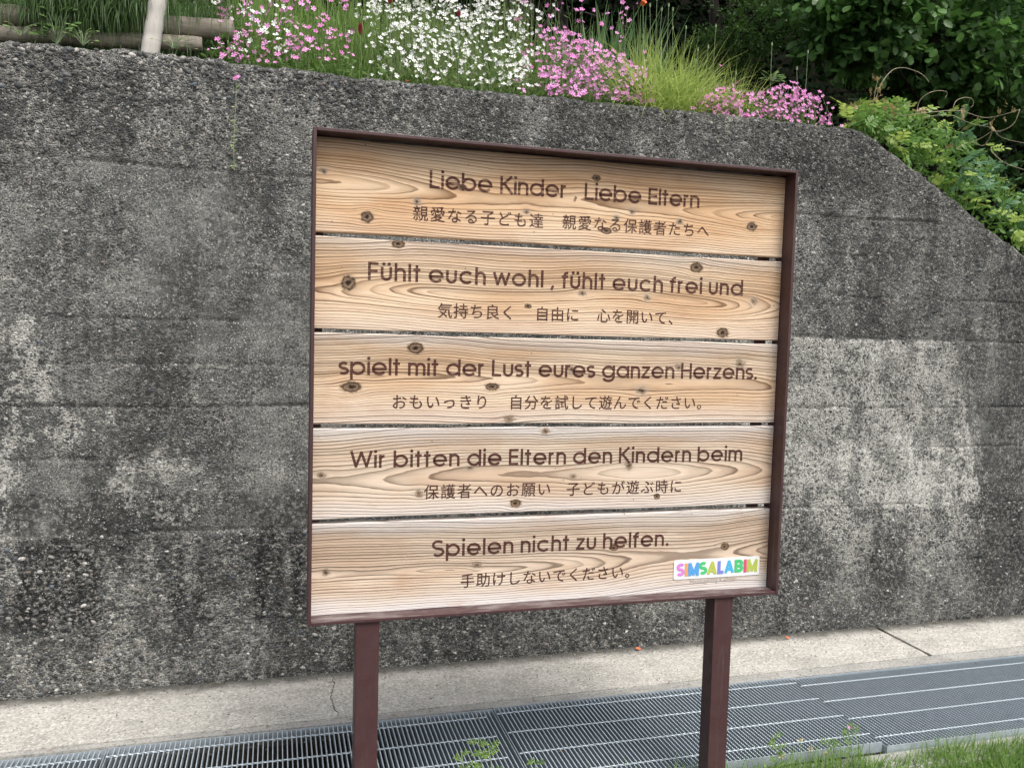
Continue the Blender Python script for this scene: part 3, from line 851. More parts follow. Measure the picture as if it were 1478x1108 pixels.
# ---- Latin lettering: geometric single-stroke face, stroke ribbons, rim painted dark as shade of the carving
XH, DE = .755, -.28
def arc(cx, cy, r, a0, a1, n=None, ry=None):
    n = n or max(4, int(abs(a1-a0)/12)); ry = ry or r
    return [(cx + r*math.cos(math.radians(a0+(a1-a0)*k/n)), cy + ry*math.sin(math.radians(a0+(a1-a0)*k/n))) for k in range(n+1)]
def glyphs(w):
    h = w/2; R = XH/2 - h; c = XH/2; G = {}
    bx = h + R                               # bowl centre x when the stem is left
    dot = lambda x, y: ('dot', x, y)
    def stem(x, y0, y1): return [(x, y0), (x, y1)]
    G['o'] = ([arc(bx, c, R, 0, 360, 36)], 2*bx)
    G['b'] = ([stem(h, 0, 1), arc(bx, c, R, 0, 360, 36)], 2*bx)
    G['p'] = ([stem(h, DE, XH), arc(bx, c, R, 0, 360, 36)], 2*bx)
    G['d'] = ([stem(2*bx-h, 0, 1), arc(bx, c, R, 0, 360, 36)], 2*bx)
    G['a'] = ([stem(2*bx-h, 0, XH), arc(bx, c, R, 0, 360, 36)], 2*bx)
    G['g'] = ([[(2*bx-h, XH)] + arc(bx, h*1.0-.02, R, 0, -158, 14, ry=.24), arc(bx, c, R, 0, 360, 36)], 2*bx)
    G['e'] = ([[(h, c-.02), (2*bx-h, c-.02)] + arc(bx, c, R, 0, 322, 30)], 2*bx)
    G['c'] = ([arc(bx, c, R, 42, 318, 26)], 2*bx-.06)
    rn = .205; nw = 2*rn + w
    G['n'] = ([stem(h, 0, XH), arc(h+rn, XH-h-rn, rn, 180, 0, 12) + [(h+2*rn, 0)]], nw)
    G['h'] = ([stem(h, 0, 1), arc(h+rn, XH-h-rn, rn, 180, 0, 12) + [(h+2*rn, 0)]], nw)
    G['u'] = ([[(h, XH)] + arc(h+rn, h+rn, rn, 180, 360, 12) + [(h+2*rn, XH)]], nw)
    G['ü'] = (G['u'][0] + [dot(h+.08, XH+.17), dot(h+2*rn-.08, XH+.17)], nw)
    rm = .185
    G['m'] = ([stem(h, 0, XH), arc(h+rm, XH-h-rm, rm, 180, 0, 12) + [(h+2*rm, 0)], arc(h+3*rm, XH-h-rm, rm, 180, 0, 12) + [(h+4*rm, 0)]], 4*rm+w)
    G['r'] = ([stem(h, 0, XH), arc(h+.2, XH-h-.2, .2, 180, 88, 8)], .34)
    G['i'] = ([stem(h, 0, XH), dot(h, XH+.20)], w)
    G['l'] = ([stem(h, 0, 1)], w)
    G['t'] = ([stem(.17, 0, .95), [(.0, XH-h), (.34, XH-h)]], .36)
    G['f'] = ([[(.15, 0), (.15, .74)] + arc(.15+.17, .74, .17, 180, 80, 8), [(.0, XH-h), (.34, XH-h)]], .36)
    G['z'] = ([[(.03, XH-h), (.44, XH-h), (.06, h), (.48, h)]], .50)
    G['w'] = ([[(.03, XH), (.22, .07), (.42, XH-.07), (.62, .07), (.81, XH)]], .84)
    sr = (XH-w)/4
    def S(W2, H, r):
        return arc(W2, H-h-r, r*1.22, 38, 270, 16, ry=r)[:-1] + arc(W2, h+r, r*1.22, 90, -142, 16, ry=r)
    G['s'] = ([S(.23, XH, sr)], .46)
    G['S'] = ([S(.30, 1.0, (1-w)/4)], .60)
    G['L'] = ([[(h, 1), (h, h), (.50, h)]], .52)
    G['E'] = ([stem(h, 0, 1), [(h, 1-h), (.52, 1-h)], [(h, .52), (.50, .52)], [(h, h), (.52, h)]], .54)
    G['F'] = ([stem(h, 0, 1), [(h, 1-h), (.50, 1-h)], [(h, .52), (.46, .52)]], .50)
    G['K'] = ([stem(h, 0, 1), [(.60, 1), (.14, .50)], [(.22, .57), (.64, 0)]], .66)
    G['H'] = ([stem(h, 0, 1), stem(.66-h, 0, 1), [(h, .52), (.66-h, .52)]], .66)
    G['W'] = ([[(.04, 1), (.27, .09), (.53, .91), (.79, .09), (1.02, 1)]], 1.06)
    G['.'] = ([dot(.10, .085)], .2)
    G[','] = ([[(.14, .13), (.04, -.14)]], .2)
    G['I'] = ([stem(h, 0, 1)], w)
    G['M'] = ([[(h, 0), (h, .93), (.45, .13), (.9-h, .93), (.9-h, 0)]], .9)
    G['A'] = ([[(h*.9, 0), (.42, .90), (.84-h*.9, 0)], [(.22, .29), (.62, .29)]], .84)
    q = (1-w)/4
    G['B'] = ([stem(h, 0, 1), [(h, 1-h), (.42, 1-h)] + arc(.42, 1-h-q, q, 90, -90, 8) + [(h, .5)], [(.42, .5)] + arc(.44, h+q, q, 90, -90, 8) + [(h, h)]], .44+q+h)
    return G

class Ribbon:
    """flat stroke faces a hair apart in depth, a rim attribute across the stroke"""
    def __init__(s): s.V = []; s.F = []; s.E = []; s.k = 0
    def stroke(s, pts, w, y, rimfrac=.38):
        for i in range(1, len(pts)-1):        # sharp corners are two crossing strokes
            a, b, c = pts[i-1], pts[i], pts[i+1]
            u = (b[0]-a[0], b[1]-a[1]); v = (c[0]-b[0], c[1]-b[1])
            lu, lv = math.hypot(*u), math.hypot(*v)
            if lu > 1e-6 and lv > 1e-6 and (u[0]*v[0]+u[1]*v[1])/(lu*lv) < -.15:
                e = w*.30
                s.stroke(list(pts[:i]) + [(b[0]+u[0]/lu*e, b[1]+u[1]/lu*e)], w, y, rimfrac)
                s.stroke([(b[0]-v[0]/lv*e, b[1]-v[1]/lv*e)] + list(pts[i+1:]), w, y, rimfrac)
                return
        s.k += 1; y = y - .00006*(s.k % 9)
        closed = math.dist(pts[0], pts[-1]) < 1e-6 and len(pts) > 8
        if closed: pts = pts[:-1]
        n = len(pts); base = len(s.V); h = w/2; hi = h*(1-rimfrac)
        for i, p in enumerate(pts):
            if closed: a, b = pts[i-1], pts[(i+1) % n]
            else: a, b = pts[max(i-1, 0)], pts[min(i+1, n-1)]
            d1 = (p[0]-a[0], p[1]-a[1]); d2 = (b[0]-p[0], b[1]-p[1])
            l1 = math.hypot(*d1); l2 = math.hypot(*d2)
            if l1 < 1e-9: d1, l1 = d2, l2
            if l2 < 1e-9: d2, l2 = d1, l1
            n1 = (-d1[1]/l1, d1[0]/l1); n2 = (-d2[1]/l2, d2[0]/l2)
            mx, my = n1[0]+n2[0], n1[1]+n2[1]; q = mx*mx + my*my
            mx, my = 2*mx/q, 2*my/q
            L = math.hypot(mx, my)
            if L > 1.55: mx, my = mx*1.55/L, my*1.55/L
            for off, e in ((-h, 1.0), (-hi, 0.0), (hi, 0.0), (h, 1.0)):
                s.V.append((p[0]+mx*off, y, p[1]+my*off)); s.E.append(e)
        m_ = n if closed else n-1
        for i in range(m_):
            a = base + 4*i; b = base + 4*((i+1) % n)
            for q in range(3): s.F.append((a+q, b+q, b+q+1, a+q+1))
    def disc(s, x, z, r, y):
        s.k += 1; y = y - .00006*(s.k % 9); base = len(s.V); n = 14
        s.V.append((x, y, z)); s.E.append(0.0)
        for q in range(n):
            a = 2*math.pi*q/n; s.V.append((x + r*math.cos(a), y, z + r*math.sin(a))); s.E.append(.9)
        for q in range(n): s.F.append((base, base+1+q, base+1+(q+1) % n))
    def build(s, name, mat, parent, seg=.0):
        me = mesh_py(name, s.V, s.F)
        a = me.attributes.new('edge', 'FLOAT', 'POINT'); a.data.foreach_set('value', np.array(s.E, dtype=np.float32))
        # faces all look towards the viewer side (-Y)
        o = link(name, me, mat, parent)
        return o

YT = YP - .0005
KX = 1.17
def latin(i, text, x0, x1, zb, cap, w=.150):
    G = glyphs(w); G = {k: ([[('dot', q[1]*KX, q[2]) if q[0] == 'dot' else (q[0]*KX, q[1])][0] if False else (('dot', q[1]*KX, q[2]) if q[0] == 'dot' else [(a*KX, b) for a, b in q]) for q in v[0]], v[1]*KX) for k, v in G.items()}
    def adv(ch): return .44 if ch == ' ' else G[ch][1]
    nat = sum(adv(c) for c in text)*cap; gaps = sum(1 for a, b in zip(text, text[1:]) if a != ' ' and b != ' ')
    extra = (x1 - x0 - nat)/max(gaps, 1)
    x = x0; rb = Ribbon(); word = ''
    def flush(rb, word):
        if not word: return
        o = rb.build('word', PAINT[i], planks[i]); o['label'] = 'brown engraved word reading "%s"' % word
    for k, ch in enumerate(text):
        if ch == ' ': flush(rb, word); rb = Ribbon(); word = ''
        if ch != ' ':
            word += ch
            for st in G[ch][0]:
                if st[0] == 'dot': rb.disc(x + st[1]*cap, zb + st[2]*cap, .095*cap, YT)
                else: rb.stroke([(x + p[0]*cap, zb + p[1]*cap) for p in st], w*cap, YT)
        x += adv(ch)*cap
        if k+1 < len(text) and ch != ' ' and text[k+1] != ' ': x += extra
    flush(rb, word)
latin(0, 'Liebe Kinder , Liebe Eltern', .3265, 1.185, 1.8675, .0510)
latin(1, 'Fühlt euch wohl , fühlt euch frei und', .1565, 1.353, 1.5995, .0510)
latin(2, 'spielt mit der Lust eures ganzen Herzens.', .0800, 1.419, 1.3305, .0500)
latin(3, 'Wir bitten die Eltern den Kindern beim', .1160, 1.378, 1.0640, .0495)
latin(4, 'Spielen nicht zu helfen.', .3580, 1.126, .7945, .0500)

def text_mesh(s, size, off=0.0):
    c = bpy.data.curves.new('glyph', 'FONT'); c.body = s; c.size = size; c.offset = off; c.resolution_u = 3
    o = bpy.data.objects.new('glyph', c); C.objects.link(o)
    bpy.context.view_layer.update()
    dg = bpy.context.evaluated_depsgraph_get()
    me = o.evaluated_get(dg).to_mesh()
    V = np.array([tuple(v.co) for v in me.vertices]); F = [tuple(p.vertices) for p in me.polygons]
    o.evaluated_get(dg).to_mesh_clear()
    bpy.data.objects.remove(o); bpy.data.curves.remove(c)
    return V, F
def japanese(i, runs, size=.0462):
    for text, x0, pitch, z in runs:
        Vs = []; Fs = []
        for k, ch in enumerate(text):
            V, F = text_mesh(ch, size, .00035)
            if len(V) == 0: continue
            off = len(Vs)
            Vs += [(x0 + k*pitch + v[0] - size*.04, YT, z + v[1] + size*.085) for v in V]
            Fs += [tuple(q+off for q in f) for f in F]
        me = mesh_py('word', Vs, Fs)
        a = me.attributes.new('edge', 'FLOAT', 'POINT'); a.data.foreach_set('value', np.full(len(Vs), .45, dtype=np.float32))
        o = link('word', me, PAINT[i], planks[i])
        o['label'] = 'brown engraved Japanese words reading "%s"' % text
DZ = .065
japanese(0, [('親愛なる子ども達', .282, .0496, 1.7085+DZ), ('親愛なる保護者たちへ', .733, .0497, 1.7115+DZ)])
japanese(1, [('気持ち良く', .359, .0475, 1.4345+DZ), ('自由に', .656, .0483, 1.4345+DZ), ('心を開いて、', .854, .0480, 1.4345+DZ)])
japanese(2, [('おもいっきり', .231, .0490, 1.168+DZ), ('自分を試して遊んでください。', .582, .0480, 1.1675+DZ)])
japanese(3, [('保護者へのお願い', .3305, .0497, .9025+DZ), ('子どもが遊ぶ時に', .773, .0498, .900+DZ)])
japanese(4, [('手助けしないでください。', .446, .0484, .631+DZ)])

# maker's plate
m = NT('white_plastic'); m.bsdf((.80, .82, .82), .35, m.bump(m.noise(m.pos(), 30, 2), .1, .001)); M_WHITE = m.m
def colour_mat(n, c): 
    t = NT(n); t.bsdf(c, .4); return t.m
def plate():
    x0, x1, z0, z1 = 1.1465, 1.4590, .6820, .7450; r = .006
    out = []
    for cx, cz, a0 in ((x1-r, z1-r, 0), (x0+r, z1-r, 90), (x0+r, z0+r, 180), (x1-r, z0+r, 270)):
        for k in range(6):
            a = math.radians(a0 + 18*k); out.append((cx + r*math.cos(a), cz + r*math.sin(a)))
    n = len(out)
    V = [(x, YP-.0024, z) for x, z in out] + [(x, YP-.0006, z) for x, z in out]
    F = [tuple(range(n))] + [tuple(range(2*n-1, n-1, -1))] + [(q, q+n, (q+1) % n + n, (q+1) % n) for q in range(n)]
    p = link('name_plate', mesh_py('name_plate', V, F), M_WHITE, sign); p['label'] = 'small white plate with multicoloured capital letters'
    cols = [(.66,.24,.66),(.82,.36,.16),(.10,.36,.74),(.08,.55,.20),(.46,.54,.10),(.22,.24,.66),(.08,.44,.72),(.08,.55,.20),(.70,.10,.18),(.46,.54,.10)]
    cap = .0425; w = .245; G = glyphs(w); txt = 'SIMSALABIM'
    nat = sum(G[c][1] for c in txt)*cap; ex = (.2935-nat)/9; x = 1.1575
    k = YP - .0030
    jit = [(0, -4), (-.001, 1), (0, 0), (.002, 3), (.002, -2), (.002, 0), (.003, 2), (.004, 0), (.003, 1), (.001, -2)]
    for i, ch in enumerate(txt):
        rb = Ribbon(); a = math.radians(jit[i][1]); cx = x + G[ch][1]*cap/2; cz = .6925 + cap/2 + jit[i][0]*.6
        for st in G[ch][0]:
            pts = [((q[0]-G[ch][1]/2)*cap, (q[1]-.5)*cap) for q in st]
            rb.stroke([(cx + p_*math.cos(a) - q_*math.sin(a), cz + p_*math.sin(a) + q_*math.cos(a)) for p_, q_ in pts], w*cap, k - .0006*(i % 3))
        o = rb.build('letter', colour_mat('letter_%s_%d' % (ch, i), cols[i]), p); o['label'] = 'coloured capital letter %s' % ch
        x += G[ch][1]*cap + ex
    m = NT('engraved_grey'); m.bsdf((.36, .32, .29), .8)
    V, F = text_mesh('Hans-georg Kellner', .0185)
    wd = V[:, 0].max(); s = .172/wd
    o = link('engraved_name', mesh_py('engraved_name', [(1.2055 + v[0]*s, YT, .6645 + v[1]*s*1.0) for v in V], F), m.m, planks[4]); o['label'] = 'tiny faint engraved maker name under the plate'
plate()

# ================================================================ PLANTS
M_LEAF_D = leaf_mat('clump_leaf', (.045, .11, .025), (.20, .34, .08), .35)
M_STEM_L = leaf_mat('clump_stem', (.10, .17, .05), (.24, .32, .12), .2)
M_GRASSY = leaf_mat('yellow_grass', (.16, .28, .05), (.55, .66, .20), .45)
M_IRIS = leaf_mat('iris_blade', (.09, .18, .08), (.24, .38, .16), .35)
M_FEATH = leaf_mat('feathery_green', (.03, .075, .02), (.12, .21, .06), .3)
M_VERGE = leaf_mat('verge_grass', (.06, .14, .025), (.22, .36, .08), .35)
m = NT('pink_petal'); r0 = m.n('ShaderNodeObjectInfo').outputs['Random']
m.bsdf(m.mix(r0, (.68, .19, .50), (.80, .40, .70)), .6, spec=.2); M_PINK = m.m
m = NT('white_petal'); m.bsdf((.84, .85, .82), .6, spec=.2); M_WPET = m.m
m = NT('green_bud'); m.bsdf((.30, .36, .20), .6); M_BUD = m.m

class Blades:
    """many ribbons/leaves as one quad array with a tone per plant"""
    def __init__(s): s.V = []; s.F = []; s.T = []; s.n = 0
    def blade(s, p, d, L, w, droop=.5, seg=4, tone=None, twist=0.0, wide=.3):
        """p root, d start direction"""
        p = np.array(p, float); d = np.array(d, float); d /= np.linalg.norm(d)
        side = np.cross(d, [0, 0, 1.0]); nn = np.linalg.norm(side)
        side = side/nn if nn > 1e-4 else np.array([1.0, 0, 0])
        ca, sa = math.cos(twist), math.sin(twist)
        side = side*ca + np.cross(d, side)*sa
        t = rng.uniform() if tone is None else tone
        step = L/seg; pts = [p]
        for k in range(seg):
            d = d + np.array([0, 0, -droop/seg]); d /= np.linalg.norm(d)
            p = p + d*step; pts.append(p)
        for k, q in enumerate(pts):
            u = k/seg
            ww = w*(min(1, .35 + u/wide) if u < wide else max(.04, 1 - ((u-wide)/(1-wide))**1.6))*.5
            s.V += [q - side*ww, q + side*ww]; s.T += [t, t]
        b = s.n
        for k in range(seg): s.F.append((b+2*k, b+2*k+1, b+2*k+3, b+2*k+2))
        s.n += 2*(seg+1)
    def oval(s, p, d, L, w, nrm=None, tone=None, fold=.15):
        """one rounded leaf: 8 verts, 2x2 + tip, slightly folded"""
        p = np.array(p, float); d = np.array(d, float); d /= np.linalg.norm(d)
        if nrm is None: nrm = rng.normal(0, 1, 3)
        side = np.cross(d, nrm); side /= (np.linalg.norm(side) + 1e-9)
        up = np.cross(side, d)
        t = rng.uniform() if tone is None else tone
        us = [0, .28, .62, .9, 1.0]; ws = [.06, .72, 1.0, .55, .05]
        for u, q in zip(us, ws):
            c = p + d*L*u - up*L*.12*u*u
            s.V += [c - side*w*q*.5 + up*fold*w*q*.5, c, c + side*w*q*.5 + up*fold*w*q*.5]; s.T += [t]*3
        b = s.n
        for k in range(4):
            a = b + 3*k; s.F += [(a, a+1, a+4, a+3), (a+1, a+2, a+5, a+4)]
        s.n += 15
    def build(s, name, mat, parent=None, kind='stuff', smooth=True):
        o = link(name, mesh_np(name, np.array(s.V), np.array(s.F), smooth, dict(tone=s.T)), mat, parent)
        if kind: o['kind'] = kind
        return o

def blossom_mesh(mat, seed):
    r_ = random.Random(seed); V = [(0, 0, .0)]; F = []; FM = []
    for k in range(5):
        a = 2*math.pi*k/5 + r_.uniform(-.12, .12); b = .30; L = r_.uniform(.88, 1.08); z = r_.uniform(.10, .28)
        i = len(V)
        for (rr, da, zz) in ((.30, -.42, .05), (.86, -.38, z), (1.0, -.18, z*1.1), (.80, 0, z*.9), (1.0, .18, z*1.1), (.86, .38, z), (.30, .42, .05)):
            V.append((L*rr*math.cos(a+da), L*rr*math.sin(a+da), zz))
        F += [(0, i, i+6), (i, i+1, i+2, i+3), (i, i+3, i+6), (i+3, i+4, i+5, i+6)]; FM += [0]*4
    i = len(V)
    for q in range(4):
        w = q*math.pi/2; V.append((.14*math.cos(w), .14*math.sin(w), -.02))
    for q in range(4):
        w = q*math.pi/2; V.append((.20*math.cos(w), .20*math.sin(w), -.55))
    V.append((0, 0, -.95))
    for q in range(4):
        F.append((i+q, i+4+q, i+4+(q+1) % 4, i+(q+1) % 4)); FM.append(1)
        F.append((i+4+q, i+8, i+4+(q+1) % 4)); FM.append(1)
    me = mesh_py('blossom', V, F); me.materials.append(mat); me.materials.append(M_BUD)
    me.polygons.foreach_set('material_index', FM)
    return me
PINKS = [blossom_mesh(M_PINK, s) for s in range(5)]
WHITES = [blossom_mesh(M_WPET, 10+s) for s in range(5)]

def wall_top_px(px): return float(np.interp(px, [0, 250, 450, 600, 800, 1000, 1150, 1240], [57, 75, 103, 118, 138, 160, 174, 186]))

def clump(label, spots, meshes, name='flowering_clump', n_leaf=900, r=.0115, hang=.02, leafmat=None, leafL=(.012, .032), group=None, stemtone=.5):
    """spots: (px, py, Y). stems rise from the bed to every blossom"""
    P3 = [at(*s) for s in spots]; extra = []
    cx = float(np.mean([p[0] for p in P3]))
    root = thing(name, (cx, 1.36, float(ztop(cx))-.04), label, 'flower clump', group); root['_w'] = list(root.location)
    st = MB(); lf = Blades()
    for i, p in enumerate(P3):
        me = meshes[i % len(meshes)] if not isinstance(meshes, dict) else (WHITES if i in meshes['w'] else PINKS)[i % 5]
        s = r*rnd.choice([rnd.uniform(.45, .8), rnd.uniform(.8, 1.25), rnd.uniform(.8, 1.25)])
        # faces mostly outward and up
        d = Vector((rnd.gauss(-.05, .5), rnd.gauss(-.95, .35), rnd.gauss(.45, .4))).normalized()
        qr = d.to_track_quat('Z', 'Y')
        if i < 298:
            o = link('blossom', me, None, root, tuple(p)); o.scale = (s, s, s); o.rotation_euler = qr.to_euler()
        else: extra.append((me, Matrix.LocRotScale(Vector(p), qr, Vector((s, s, s)))))
        bx = p[0] + rnd.gauss(0, .05)*.8; by = max(1.29, min(p[1] + rnd.uniform(-.02, .06), 1.62)); bz = float(hill_h(np.array([bx]), np.array([by]))[0])
        b = np.array([bx, by, min(bz, p[2]-.01)])
        q = np.array(p) - np.array(d)*s*.9
        mid = (b*.45 + q*.55) + np.array([rnd.gauss(0, .008), rnd.gauss(0, .008), .006])
        st.tube([b, mid, q], [.0011, .0009, .0006], 3, False)
        H = max(q[2]-b[2], .02)
        for k in range(int(n_leaf/len(P3)) + (1 if rnd.random() < (n_leaf/len(P3)) % 1 else 0)):
            u = rnd.random()**.8*.9
            c = b*(1-u) + q*u + rng.normal(0, .010, 3)
            c[2] = max(c[2], b[2]+.004)
            dd = np.array([rnd.gauss(0, 1), rnd.gauss(-.4, 1), rnd.uniform(.0, 1.1)])
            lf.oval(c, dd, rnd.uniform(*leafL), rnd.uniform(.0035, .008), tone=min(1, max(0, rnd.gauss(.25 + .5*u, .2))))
    o = st.build('stems', M_STEM_L, root); 
    me = o.data; a = me.attributes.new('tone', 'FLOAT', 'POINT'); a.data.foreach_set('value', rng.uniform(0, 1, len(me.vertices)).astype(np.float32))
    o['kind'] = 'stuff'
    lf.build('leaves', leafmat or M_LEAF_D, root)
    if extra:
        V = []; F = []; FM = []
        for me, M in extra:
            b = len(V); V += [tuple(M @ v.co) for v in me.vertices]; F += [tuple(b+q for q in p.vertices) for p in me.polygons]; FM += [p.material_index for p in me.polygons]
        nm = mesh_py('smaller_blossoms', V, F); nm.materials.append(extra[0][0].materials[0]); nm.materials.append(M_BUD); nm.polygons.foreach_set('material_index', FM)
        link('smaller_blossoms', nm, None, root)['kind'] = 'stuff'
    return root

def sample(n, inside, x0, x1, y0, y1, Y0=1.24, Y1=1.55, mind=4.0):
    out = []; tries = 0
    while len(out) < n and tries < n*60:
        tries += 1
        if out and rnd.random() < .5: x = out[-1][0] + rnd.gauss(0, 8); y = out[-1][1] + rnd.gauss(0, 7)
        else: x = rnd.uniform(x0, x1); y = rnd.uniform(y0, y1)
        p = inside(x, y)
        if rnd.random() > p: continue
        if any((x-a)**2 + (y-b)**2 < mind**2 for a, b, _ in out[-120:]): continue
        # nearer the wall edge = lower in the picture
        t = max(0, min(1, (wall_top_px(x)-y)/130)); Y = Y0 + (Y1-Y0)*max(0, min(1, t + rnd.gauss(0, .15)))
        out.append((x, y, Y))
    return out

def in_white(x, y):
    if y > wall_top_px(x) - 3: return 0
    c = 1.0 if 530 < x < 770 else .35
    if x < 560 and y > 20: c = min(c, .25 + .75*(x-500)/60*.5)
    if y > 90 + (x-600)*.12: c *= .75
    if x > 770: c *= .6
    if x < 545 and y > 70: c = 0.1
    return c
clump('dense clump of small white flowers in the middle of the wall top', sample(860, in_white, 500, 800, -25, 132, mind=4.0), WHITES, n_leaf=3600, r=.0118, leafmat=leaf_mat('white_clump_leaf', (.09, .16, .035), (.30, .40, .13), .35))
sp = sample(250, lambda x, y: 0 if y > wall_top_px(x) - 2 or (x > 410 and y > 88) else (1 if x < 440 else .65), 315, 505, -15, 92, mind=5.2)
clump('loose clump of mixed pink and white flowers beside the log edging', sp, dict(w={i for i, s in enumerate(sp) if (s[0] < 415 and s[1] < 75 and rnd.random() < .42)}), n_leaf=2000, r=.0125)
def in_mid(x, y):
    if y > wall_top_px(x) - 2: return 0
    if x > 945: return 0
    top = np.interp(x, [755, 790, 850, 900, 945], [45, 38, 55, 80, 108])
    if y > top: return 1.0 if x > 792 else .45
    return .10 if y > -5 and x < 905 else 0
clump('dense clump of pink flowers right of the white ones, spilling to the wall edge', sample(560, in_mid, 752, 948, -10, 152, mind=3.8), PINKS, n_leaf=2400, r=.0115)
def in_right(x, y):
    top = np.interp(x, [1015, 1035, 1060, 1095, 1130, 1150, 1180, 1198], [142, 124, 128, 134, 122, 124, 140, 165])
    if y > wall_top_px(x) - 1 + 3: return 0
    if y > top: return 1.0
    return .10 if y > top - 14 else 0
clump('low mound of pink flowers at the right end of the wall top', sample(380, in_right, 1016, 1199, 100, 184, 1.22, 1.4, mind=3.5), PINKS, n_leaf=800, r=.0105)
# far, leggy pink stems behind
tall = [(905,12),(902,22),(908,30),(870,20),(835,30),(838,18),(812,5),(815,40),(778,25),(780,38),(790,8),(890,48),(895,60),(900,70),(930,75),(932,88),(920,5),(958,140),(962,115),(992,135),(993,145),(1040,95)]
clump('thin scattering of tall pink flowers among the grass', [(x, y, 1.5 + rnd.uniform(-.1, .1)) for x, y in tall], PINKS, n_leaf=60, r=.0115)

def setroot(name, loc, label, cat, group=None):
    r = thing(name, loc, label, cat, group); r['_w'] = list(loc); return r
# undergrowth between clumps: low dark leafy cover along the edge
ug = Blades()
for k in range(9000):
    px = rnd.uniform(300, 1010)
    p0 = at(px, wall_top_px(px), 1.3)
    Y = rnd.uniform(1.27, 1.9); x = p0[0]*1.0 + (Y-1.3)*.25 + rnd.gauss(0, .02); g = float(hill_h(np.array([x]), np.array([Y]))[0])
    z = g + abs(rnd.gauss(0, .07))
    ug.oval((x, Y, z), (rnd.gauss(0, 1), rnd.gauss(-.5, 1), rnd.uniform(0, 1.2)), rnd.uniform(.015, .045), rnd.uniform(.006, .018), tone=min(1, max(0, rnd.gauss(.35, .25))))
tag(ug.build('ground_cover', M_LEAF_D), 'low dark green leafy growth between the flower clumps on the wall top', 'ground cover', kind='stuff')
# tall green grass behind the flowers
tg = Blades()
for k in range(5200):
    px = rnd.uniform(330, 960); Y = rnd.uniform(1.45, 2.4); q = at(px, 60, Y); x = q[0]; g = float(hill_h(np.array([x]), np.array([Y]))[0])
    tg.blade((x, Y, g-.02), (rnd.gauss(0, .18), rnd.gauss(-.05, .15), 1), rnd.uniform(.18, .50)*(1.0 if px < 880 else .6), rnd.uniform(.003, .008), rnd.uniform(.1, .9), 4)
tag(tg.build('tall_grass', leaf_mat('mid_grass', (.08, .17, .035), (.34, .50, .13), .4)), 'tall green grass behind the flower clumps', 'grass', kind='stuff')
# yellow-green arching tufts
def tuft(px0, px1, Y0, Y1, n, L, label, mat=M_GRASSY, w=(.003, .007), lean=.36, cat='grass tuft', name='grass_tuft', droop=(.6, 2.3), dz=0, maxpx=None):
    b = Blades(); c = at((px0+px1)/2, 150, (Y0+Y1)/2)
    for k in range(n):
        px = rnd.uniform(px0, px1); Y = rnd.uniform(Y0, Y1); q = at(px, 150, Y); x = q[0]; g = float(hill_h(np.array([x]), np.array([Y]))[0])
        b.blade((x, Y, g-.01+dz), (rnd.gauss(.05, lean), rnd.gauss(-.1, .2), 1), rnd.uniform(*L), rnd.uniform(*w), rnd.uniform(*droop), 5)
    root = setroot(name, (float(c[0]), (Y0+Y1)/2, float(ztop(c[0]))-.04), label, cat)
    b.build('blades', mat, root); return root
tuft(915, 1000, 1.28, 1.6, 1300, (.26, .50), 'big tuft of yellow green arching grass right of the middle pink clump')
tuft(985, 1075, 1.34, 1.7, 900, (.20, .42), 'yellow green grass tuft just left of the low pink mound')
tuft(935, 1020, 1.24, 1.34, 800, (.08, .20), 'short light green grass at the wall edge between two pink clumps', w=(.002, .005))
tuft(838, 925, 1.65, 1.85, 150, (.42, .68), 'stand of broad upright iris leaves behind the pink clump', M_IRIS, (.014, .030), .22, 'iris', 'iris_plant', (.05, .9))
tuft(690, 770, 1.6, 1.8, 26, (.40, .58), 'few long leaves arching above the white flowers', M_IRIS, (.008, .014), .3, 'iris', 'iris_plant', (.3, 1.0))
# drooping feathery foliage at the left, behind the logs
fe = Blades()
for k in range(4200):
    px = rnd.uniform(-90, 345); Y = rnd.uniform(1.42, 1.85); q = at(px, 40, Y); x = q[0]; g = float(hill_h(np.array([x]), np.array([Y]))[0])
    fe.blade((x, Y, g + rnd.uniform(0, .28)), (rnd.gauss(0, .25), -abs(rnd.gauss(.3, .3)), rnd.uniform(.3, 1)), rnd.uniform(.12, .34), rnd.uniform(.0015, .0045), rnd.uniform(1.5, 4.5), 5, tone=min(1, max(0, rnd.gauss(.4, .28))))
for k in range(3800):
    px = rnd.choice([rnd.uniform(30, 215), rnd.uniform(-60, 330), rnd.uniform(45, 205), rnd.uniform(130, 190)]); q = at(px, rnd.uniform(-30, 20), 1.31)
    fe.blade((q[0], rnd.uniform(1.27, 1.36), q[2]), (rnd.gauss(0, .25), -abs(rnd.gauss(.1, .15)), rnd.uniform(-.6, .5)), rnd.uniform(.06, .17), rnd.uniform(.0015, .0035), rnd.uniform(1.5, 4.5), 5, tone=min(1, max(0, rnd.gauss(.35, .25))))
tag(fe.build('feathery_grass', M_FEATH), 'dark green feathery grass drooping over the logs at the left', 'grass', kind='stuff')

